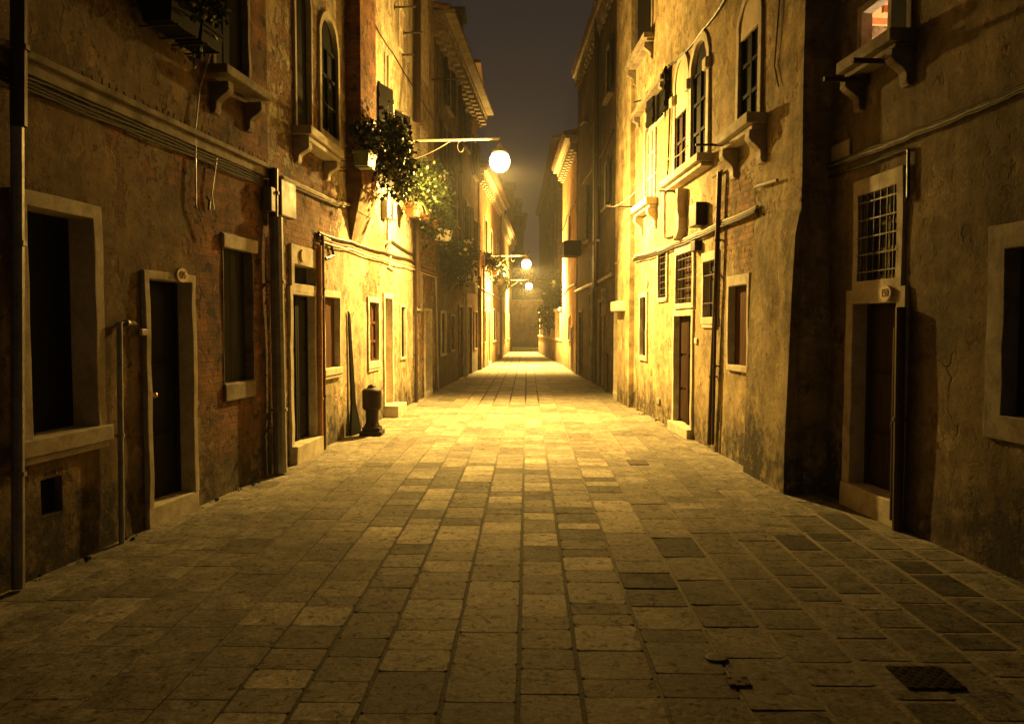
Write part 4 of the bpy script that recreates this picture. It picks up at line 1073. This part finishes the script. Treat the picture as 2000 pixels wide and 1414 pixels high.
# ===================================================== far background houses
ft = thing('distant_tall_house', (6, 60, 0), 'tall grey house far right with a low hipped roof against the sky', 'building')
block(ft, 2.95, 10, 50, 84, 13.6, M['w_grey_far'], .4)
WF = Wall((2.95, 50), (2.95, 84), -1)
for u in (2.5, 7, 12, 18, 25):
    for z in (4.5, 7.6, 10.8): flatwin(ft, WF, u, z, .9, 1.6, 'black_wood')
WF2 = Wall((2.95, 50), (9.9, 50), -1); WF2.n = Vector((0, -1, 0))
bm = B(); tube(bm, [WF2.P(.9, 0, .1), WF2.P(.9, 13.4, .1)], .07, 8); mk('downpipe', bm, M['pipe_dark'], ft)
for z in (7.8, 10.8): flatwin(ft, WF2, 2.2, z, .9, 1.5)
dt = thing('silhouetted_house', (-.6, 70, 0), 'black silhouetted house with chimneys beyond the end of the alley', 'building')
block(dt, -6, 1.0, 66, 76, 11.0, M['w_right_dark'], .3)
for (x, y, h, w_) in ((-1.15, 65.5, 4.0, .9), (-.2, 66, 2.6, .7), (.55, 67, 1.4, .5)):
    bm = B(); box(bm, (x, y, 11 + h / 2 - .4), (w_, w_, h)); box(bm, (x, y, 11 + h - .3), (w_ * 1.5, w_ * 1.5, .35)); box(bm, (x, y, 11 + h), (w_ * 1.1, w_ * 1.1, .35)); mk('chimney', bm, M['w_right_dark'], dt)

# ===================================================== plants
def leaves(bm, c, rad, n, size, rnd, up=.2, hollow=.35, droop=0.0):
    K = max(6, n // 38); CL = []
    for _ in range(K):
        while True:
            p = Vector((rnd.uniform(-1, 1), rnd.uniform(-1, 1), rnd.uniform(-1, 1)))
            if hollow < p.length < 1: break
        CL.append(p * (1 + rnd.choice((0, 0, 0, .25, .5)) * rnd.random()))
    for _ in range(n):
        q = rnd.choice(CL); g = .23
        p = Vector((q.x + rnd.gauss(0, g), q.y + rnd.gauss(0, g), q.z + rnd.gauss(0, g)))
        p = Vector((p.x * rad[0], p.y * rad[1], p.z * rad[2])) + Vector(c)
        if droop: p.z -= droop * rnd.random() ** 2
        a = Vector((rnd.uniform(-1, 1), rnd.uniform(-1, 1), rnd.uniform(-.8, .6))).normalized(); s_ = size * rnd.uniform(.5, 1.5)
        b_ = a.cross(Vector((rnd.uniform(-1, 1), rnd.uniform(-1, 1), rnd.uniform(-1, 1)))).normalized() * s_ * .38
        up_ = a.cross(b_).normalized() * s_ * .12
        v = [bm.verts.new(x) for x in (p, p + a * s_ * .5 + b_ + up_, p + a * s_, p + a * s_ * .5 - b_ + up_)]
        bm.faces.new((v[0], v[1], v[2])); bm.faces.new((v[0], v[2], v[3]))
def blades(bm, c, n, L, rnd, w_=.018):
    for _ in range(n):
        az = rnd.uniform(0, 2 * pi); dx, dy = cos(az), sin(az); ll = L * rnd.uniform(.6, 1.1); prev = None
        for i in range(6):
            t = i / 5; p = Vector(c) + Vector((dx * ll * t * .7, dy * ll * t * .7, ll * (.75 * t - 1.2 * t * t)))
            ww = w_ * (1 - t * .85); s_ = Vector((-dy, dx, 0)) * ww; cur = (bm.verts.new(p + s_), bm.verts.new(p - s_))
            if prev: bm.faces.new((prev[0], prev[1], cur[1], cur[0]))
            prev = cur
def flowers(bm, c, rad, n, size, rnd):
    for _ in range(n):
        p = Vector(c) + Vector((rnd.uniform(-1, 1) * rad[0], rnd.uniform(-1, 1) * rad[1], rnd.uniform(-1, 1) * rad[2]))
        nrm = Vector((rnd.uniform(-.5, 1), rnd.uniform(-1, .2), rnd.uniform(-.2, .8))).normalized(); x = nrm.cross(Vector((0, 0, 1))).normalized(); y = nrm.cross(x)
        cv = bm.verts.new(p - nrm * size * .2)
        for k in range(6):
            a0, a1 = 2 * pi * k / 6, 2 * pi * (k + .85) / 6
            v1 = bm.verts.new(p + (x * cos(a0) + y * sin(a0)) * size); v2 = bm.verts.new(p + (x * cos(a1) + y * sin(a1)) * size); bm.faces.new((cv, v1, v2))
def potshape(bm, c, r, h, tapered=.75):
    lathe(bm, c, [(r * tapered * .96, 0), (r * tapered, .01), (r * .95, h * .82), (r * 1.08, h * .83), (r * 1.08, h), (r * .98, h), (r * .9, h * .86), (0.001, h * .86)], 18)
def plant(W, px, py, out, label, pot='terracotta', r=.13, h=.2, kind='round', foliage=(.3, .3, .3), fz=.25, n=500, size=.08, mat='leaf', fl=0, flmat='petal_pale', bl=0, droop=0.0, seed=1, group='flower pots on the left facades', trough=None):
    """px,py = bottom centre of the pot on the wall plane; out = distance from the wall"""
    rnd = random.Random(seed); u, z = W.hit(px, py); c = W.P(u, z, out)
    t = thing('potted_plant', c, label, 'potted plant', group)
    bm = B()
    if trough:
        wd = trough
        hexa(bm, [W.P(u - wd / 2 + .02, z, out - r * .8), W.P(u + wd / 2 - .02, z, out - r * .8), W.P(u + wd / 2 - .02, z, out + r * .8), W.P(u - wd / 2 + .02, z, out + r * .8),
                  W.P(u - wd / 2, z + h, out - r), W.P(u + wd / 2, z + h, out - r), W.P(u + wd / 2, z + h, out + r), W.P(u - wd / 2, z + h, out + r)])
        wbox(bm, W, u - wd / 2 - .01, u + wd / 2 + .01, z + h * .82, z + h + .004, out - r - .01, out + r + .01)
    else: potshape(bm, c, r, h)
    mk('pot', bm, M[pot], t, smooth=False, bev=.004 if trough else 0)
    bm = B(); cc = c + Vector((0, 0, h + fz))
    leaves(bm, cc, foliage, n, size, rnd, droop=droop)
    if bl: blades(bm, c + Vector((0, 0, h)), bl, .55, rnd)
    mk('foliage', bm, M[mat], t)
    bm = B()
    for k in range(7):
        q = Vector((rnd.uniform(-.7, .7) * foliage[0], rnd.uniform(-.7, .7) * foliage[1], rnd.uniform(-.4, .7) * foliage[2])); a = c + Vector((0, 0, h * .85)); e_ = cc + q
        tube(bm, [a, a.lerp(e_, .5) + Vector((rnd.uniform(-.04, .04), rnd.uniform(-.04, .04), .03)), e_], .008, 5, .004)
    mk('stems', bm, M['stem'], t)
    if fl: bm = B(); flowers(bm, cc, tuple(x * .95 for x in foliage), fl, size * .45, rnd); setp(mk('flowers', bm, M[flmat], t), kind='stuff')
    # iron pot ring fixed to the wall
    bm = B(); tube(bm, [W.P(u - .1, z + h * .6, 0), W.P(u - r - .01, z + h * .6, out)] + [W.P(u - (r + .01) * cos(a * pi / 6), z + h * .6, out + (r + .01) * sin(a * pi / 6)) for a in range(1, 6)] + [W.P(u + r + .01, z + h * .6, out), W.P(u + .1, z + h * .6, 0)], .007, 5)
    if trough:
        wbox(bm, W, u - wd * .3, u - wd * .3 + .02, z - .012, z - .001, 0, out + r); wbox(bm, W, u + wd * .3, u + wd * .3 + .02, z - .012, z - .001, 0, out + r)
    mk('pot_holder', bm, M['iron'], t)
    return t
plant(WL1, 345, 96, .2, 'black planter of dark leaves high on the near ochre house', pot='black_wood', r=.15, h=.16, foliage=(.2, .26, .22), fz=.14, n=900, size=.06, mat='leaf_dark', trough=.36, seed=3)
plant(WL1, 290, 62, .2, 'black planter at the top left edge, in near darkness', pot='black_wood', r=.15, h=.20, foliage=(.2, .4, .22), fz=.14, n=900, size=.06, mat='leaf_dark', trough=.45, seed=4)
plant(WL2, 657, 330, .42, 'green plastic planter with dark leaves beside the arched window', pot='pot_green', r=.12, h=.22, foliage=(.22, .3, .22), fz=.2, n=700, size=.07, mat='leaf_dark', trough=.42, seed=5)
plant(WL2, 706, 352, .55, 'large bushy dark plant hanging in front of the brick chimney flue', pot='terracotta', r=.15, h=.2, foliage=(.28, .6, .42), fz=.36, n=1600, size=.085, droop=.5, mat='leaf_dark', fl=14, flmat='petal_red', seed=6)
plant(WL2, 735, 320, .30, 'sprawling plant with reddish flowers left of the pale conduit', pot='terracotta', r=.10, h=.14, foliage=(.24, .3, .26), fz=.3, n=800, size=.07, mat='leaf_dark', fl=16, flmat='petal_red', seed=16)
plant(WL2, 778, 424, .30, 'terracotta pot of arching strap leaves under the lamp arm', pot='terracotta', r=.17, h=.26, foliage=(.25, .25, .2), fz=.2, n=300, size=.08, bl=60, seed=7)
plant(WL2, 800, 430, .32, 'tall flowering bush with pale and red blooms on the lit wall', pot='terracotta', r=.16, h=.22, foliage=(.34, .75, .5), fz=.5, n=1900, size=.075, fl=50, droop=.3, bl=24, seed=8)
plant(WL2, 818, 446, .32, 'loose green bush behind the pale blooming one', pot='terracotta', r=.14, h=.2, foliage=(.3, .7, .7), fz=.5, n=1500, size=.085, fl=14, droop=.5, mat='leaf', seed=9)
plant(WL2, 833, 470, .32, 'pale tapering pot of trailing greenery left of the white pot', pot='pot_white', r=.16, h=.26, foliage=(.25, .35, .3), fz=.25, n=900, size=.07, seed=10)
plant(WL2, 846, 472, .34, 'white plastic pot tilted beside the pale tapering pot', pot='pot_white', r=.14, h=.26, foliage=(.2, .35, .25), fz=.3, n=700, size=.07, seed=11)
plant(WL3, 868, 515, .30, 'trailing plant with small pale flowers on the dark grey house', pot='terracotta', r=.14, h=.2, foliage=(.4, 1.0, .45), fz=.05, n=2200, size=.09, mat='leaf_dark', fl=70, droop=.5, seed=12)
plant(WL3, 884, 512, .30, 'white flowered creeper hanging right of the trailing plant', pot='terracotta', r=.14, h=.2, foliage=(.4, .9, .4), fz=.05, n=1600, size=.09, mat='leaf_dark', fl=60, droop=.4, seed=13)
for i, (px, py, lab) in enumerate(((944, 525, 'small pot nearest the dark house on the orange front'), (954, 537, 'rust coloured hanging pot in the middle of the orange front'), (963, 556, 'bushy pot under the second lamp'), (972, 566, 'dark leafy pot farthest along the orange front'))):
    plant(WL4, px, py, .3, lab, r=.15, h=.22, foliage=(.3, .5, .3), fz=.15, n=400, size=.12, droop=.3, seed=20 + i, mat='leaf' if i % 2 else 'leaf_dark')

# tree behind the garden wall
def tree(base, h, label, blobs, n, size, mat, fl=0, seed=1, trunk=.12):
    rnd = random.Random(seed); t = thing('leafy_tree', base, label, 'tree'); bm = B(); b0 = Vector(base)
    tube(bm, [b0, b0 + Vector((.1, .05, h * .3)), b0 + Vector((.05, .1, h * .55)), b0 + Vector((.1, 0, h * .8))], trunk, 8, trunk * .4)
    for (c, r, k) in blobs: tube(bm, [b0 + Vector((.05, .05, h * .4)), (b0 + Vector(c)).lerp(b0 + Vector((0, 0, h * .4)), .4), b0 + Vector(c)], trunk * .45, 6, .02)
    mk('trunk', bm, M['stem'], t); bm = B(); tot = sum(k for _, _, k in blobs)
    for (c, r, k) in blobs: leaves(bm, b0 + Vector(c), r, int(n * k / tot), size, rnd, hollow=.2)
    mk('crown', bm, M[mat], t)
    if fl:
        bm = B()
        for (c, r, k) in blobs: flowers(bm, b0 + Vector(c), r, max(1, int(fl * k / tot)), size * .7, rnd)
        setp(mk('blossom', bm, M['petal_pale'], t), kind='stuff')
    return t
tree((2.8, 37.5, 0), 4.2, 'flowering tree leaning over the garden wall beside the orange house',
     [((-.2, 0, 3.6), (.8, 1.2, .7), 3), ((-.7, -.6, 2.8), (.6, 1.2, .7), 3), ((-.9, .6, 2.1), (.5, 1.2, .6), 2), ((.1, -1.2, 2.2), (.7, 1, .9), 3), ((-.3, 1.4, 3.2), (.6, 1, .6), 2)], 7500, .14, 'leaf_dark', fl=60, seed=30)
tree((1.5, 56.5, 0), 6.5, 'dark tree behind the end wall under the farthest lamp', [((-.9, 0, 3.9), (1.0, .6, 1.2), 3), ((0, 0, 4.3), (.9, .8, 1.2), 2), ((-1.6, .3, 5.4), (.8, .8, 1.5), 3), ((.7, 0, 3.9), (.9, .6, 1.1), 2), ((-.8, .2, 5.6), (.7, .6, 1.1), 2)], 9000, .2, 'leaf_dark', seed=31)

# ===================================================== iron post, dark wedge, covers
pc = gl(727, 849)
t = thing('iron_post', pc, 'squat dark iron post with rounded head standing on the left of the paving', 'post')
bm = B(); box(bm, pc + Vector((0, 0, .035)), (.34, .34, .07)); box(bm, pc + Vector((0, 0, .10)), (.27, .27, .06)); mk('base', bm, M['cast_iron'], t, bev=.012)
bm = B(); lathe(bm, pc, [(.13, .13), (.12, .15), (.104, .18), (.098, .22), (.097, .36), (.102, .395)], 28); mk('shaft', bm, M['cast_iron'], t, smooth=True)
bm = B(); lathe(bm, pc, [(.10, .385), (.125, .392), (.142, .415), (.148, .44), (.149, .55), (.149, .66), (.146, .69), (.132, .71), (.10, .722), (.072, .735), (.066, .752), (.05, .772), (.025, .784), (.002, .788)], 28); mk('head', bm, M['cast_iron'], t, smooth=False, bev=.004)
# dark tapering wedge built against the wall, object not identified
u, z = WL2.hit(683, 700)
t = thing('dark_wedge', WL2.P(u, 0, .1), 'thin black wedge standing against the lit wall left of the iron post', 'board')
bm = B(); zt = WL2.hit(677, 608)[1]
u0 = WL2.hit(677, 852)[0]; u1 = WL2.hit(690, 850)[0]
P = [WL2.P(u0 + .02, .005, .03), WL2.P(u1, .005, .10), WL2.P(u1, .005, .14), WL2.P(u0 + .02, .005, .07)]
ut = WL2.hit(677, 610)[0]
Q = [WL2.P(ut - .02, zt, .018), WL2.P(ut + .05, zt - .05, .025), WL2.P(ut + .05, zt - .05, .045), WL2.P(ut - .02, zt, .035)]
mid = []
um_ = WL2.hit(680, 700)[0]; zm = WL2.hit(680, 790)[1]
Mx = [WL2.P(um_ + .02, zm, .02), WL2.P(um_ + .13, zm, .05), WL2.P(um_ + .13, zm, .08), WL2.P(um_ + .02, zm, .05)]
hexa(bm, P + Mx); hexa(bm, [p + Vector((0, 0, .001)) for p in Mx] + Q)
mk('wedge_body', bm, M['black_wood'], t)
def cover(px0, py0, px1, py1, label, mat='cast_iron', name='manhole_cover', pattern=True, round_=False):
    p = gl((px0 + px1) / 2, (py0 + py1) / 2); z_ = .009
    w_ = abs(gl(px1, (py0 + py1) / 2).x - gl(px0, (py0 + py1) / 2).x); d = abs(gl(px0, py0).y - gl(px0, py1).y)
    t = thing(name, p, label, 'cover'); bm = B()
    if round_: lathe(bm, p, [(w_ / 2, -.01), (w_ / 2, z_), (w_ / 2 - .01, z_ + .002), (.001, z_ + .002)], 24, d / w_)
    else: box(bm, p + Vector((0, 0, -.001)), (w_, d, .02), -atan(30 / F))
    if pattern:
        nx, ny = max(2, int(w_ / .028)), max(2, int(d / .028))
        for i in range(nx):
            for j in range(ny):
                if (i + j) % 2 == 0: box(bm, p + Vector(((i + .5) / nx * w_ - w_ / 2, (j + .5) / ny * d - d / 2, z_ + .0015)), (w_ / nx * .55, d / ny * .55, .003), .4)
    mk('plate', bm, M[mat], t)
cover(1752, 1303, 1862, 1346, 'large rectangular iron cover with diamond tread at lower right')
cover(1420, 1323, 1464, 1341, 'small square iron cover in the centre right of the near paving')
cover(1378, 1279, 1422, 1294, 'small round iron cover just beyond the small square one', round_=True, pattern=False)
cover(1227, 899, 1264, 908, 'rectangular drain grate in the bright paving', pattern=False, name='drain_grate')
def joint_moss():
    rnd = random.Random(9)
    for (W, ua, ub, lab) in ((WL1, 8.5, WL1.L, 'thin dark weeds and grit along the foot of the near left house'), (WR2, .2, 8.5, 'thin weeds and grit along the foot of the golden house')):
        bm = B(); t = []
        u = ua
        while u < ub:
            if rnd.random() < .25:
                c = W.P(u, .005, .03 + .02 * rnd.random()); leaves(bm, c, (.05, .06, .02), rnd.randint(6, 22), .03, rnd, hollow=0)
                for _ in range(3):
                    p = W.P(u + rnd.uniform(-.1, .1), .004, .03 + rnd.random() * .08); r = rnd.uniform(.003, .007); ico(bm, p, r, (1, 1, .6), 1)
            u += .14
        o = mk('weeds', bm, M['leaf_dark']); setp(o, lab, 'weeds', kind='stuff')
joint_moss()
# weeds at the foot of the right pipe
rnd = random.Random(5); c = gl(1400, 871); t = thing('weed_tuft', c, 'tuft of weeds at the foot of the dark downpipe', 'weeds')
bm = B(); leaves(bm, c + Vector((0, 0, .03)), (.16, .16, .05), 140, .05, rnd, hollow=0); blades(bm, c, 30, .14, rnd, .006); mk('leaves', bm, M['leaf_dark'], t)

# ===================================================== street lamps
def lamp(px, py, Y, W, armz, label, power, low=.20, r=.2, brace=True, globe=1.0):
    d = ray(px, py); k = Y / d.y; c = Vector((0, 0, CAMH)) + d * k
    uu = (c - W.A).dot(W.t); root = W.P(uu, armz, 0)
    t = thing('street_lamp', root, label, 'street lamp', 'street lamps on wall arms')
    bm = B(); wbox(bm, W, uu - .07, uu + .07, armz - .25, armz + .15, 0, .03); mk('wall_plate', bm, M['iron'], t, bev=.006)
    end = Vector((c.x, c.y, armz)); bm = B(); tube(bm, [root, end], .028, 10); mk('arm', bm, M['pipe_pale'], t)
    mid = root.lerp(end, .52)
    bm = B(); P = []
    for i in range(11):
        q = i / 10; p = (root + Vector((0, 0, -.42))).lerp(mid + Vector((0, 0, -.03)), q); p.z += -.07 * sin(q * pi) * (1 if i else 0); P.append(p)
    tube(bm, P, .010, 8)
    s0 = root.lerp(end, .62); P = []
    for i in range(9):
        a = i / 8 * 1.5 * pi; P.append(s0 + (end - root).normalized() * (-.06 * sin(a)) + Vector((0, 0, -.12 + .09 * cos(a) - .05 * i / 8)))
    tube(bm, P, .005, 6)
    mk('brace', bm, M['stone_dark'], t)
    bm = B(); lathe(bm, c, [(.03, r + .14), (.05, r + .12), (.06, r + .05), (.13, r + .02), (.17, r * .72), (.165, r * .70), (.12, r * .9), (.03, r + .01)], 28)
    h = mk('hood', bm, M['pipe_grey'], t, smooth=True)
    bm = B(); tube(bm, [c + Vector((0, 0, r + .16)), end], .018, 8); mk('stem', bm, M['iron'], t)
    bm = B(); ico(bm, c, r, (1, 1, 1.05), 3); mk('globe', bm, M['globe'], t, smooth=True)
    ld = bpy.data.lights.new('lamp_light', 'POINT'); ld.energy = power; ld.color = LAMPCOL; ld.shadow_soft_size = .07
    # photometric distribution of the luminaire: cut off on the far side, weaker towards the horizon along the street
    ld.use_nodes = True; nn, ll = ld.node_tree.nodes, ld.node_tree.links; em = nn['Emission']
    g = nn.new('ShaderNodeNewGeometry'); sp = nn.new('ShaderNodeSeparateXYZ'); ll.new(g.outputs['Incoming'], sp.inputs[0])
    dy = math_(nn, ll, 'MULTIPLY', sp.outputs[1], 1.0)
    far = math_(nn, ll, 'MAXIMUM', math_(nn, ll, 'MULTIPLY', maprange(nn, ll, dy, .42, .69, 1, .015, True), maprange(nn, ll, dy, -.15, .45, 1, .55)), maprange(nn, ll, sp.outputs[2], -.32, .12, 0, .42, True)); near = maprange(nn, ll, dy, -.94 if low > .15 else -.90, -.68, low, 1, True); up = maprange(nn, ll, sp.outputs[2], -.25, .3, 1, .28, True)
    ll.new(math_(nn, ll, 'MULTIPLY', math_(nn, ll, 'MULTIPLY', far, near), up), em.inputs['Strength'])
    lo = bpy.data.objects.new('lamp_light', ld); COL.objects.link(lo); lo.parent = t
    aim = Vector((0, -cos(radians(38)), -sin(radians(38))))
    lo.location = c + aim * (r + .10) - t.location; lo.rotation_euler = aim.to_track_quat('-Z', 'Y').to_euler()
    return c
lamp(976, 316, 15.2, WL2, 5.33, 'nearest glowing street lamp on a long straight arm from the left wall', SPOTW)
lamp(1028, 516, 33.0, WL4, 4.66, 'middle glowing street lamp with a curled bracket', SPOTW * 2.0, .04)
lamp(1033, 559, 47.0, WL5, 4.45, 'farthest and smallest glowing street lamp', SPOTW * 1.6, .05)

# ===================================================== thin haze volume added to imitate camera glare at the lamps
bm = B(); box(bm, (5, 35, 14), (80, 130, 32)); 
m = bpy.data.materials.new('lamp_glow_haze'); m.use_nodes = True; nt = m.node_tree; nt.nodes.remove(nt.nodes['Principled BSDF'])
pv = nt.nodes.new('ShaderNodeVolumePrincipled'); pv.inputs['Density'].default_value = .0018; pv.inputs['Color'].default_value = (.9, .87, .85, 1)
nt.links.new(pv.outputs[0], nt.nodes['Material Output'].inputs['Volume'])
setp(mk('haze', bm, m), 'thin haze added to give the lamps a glow', 'haze', kind='stuff')
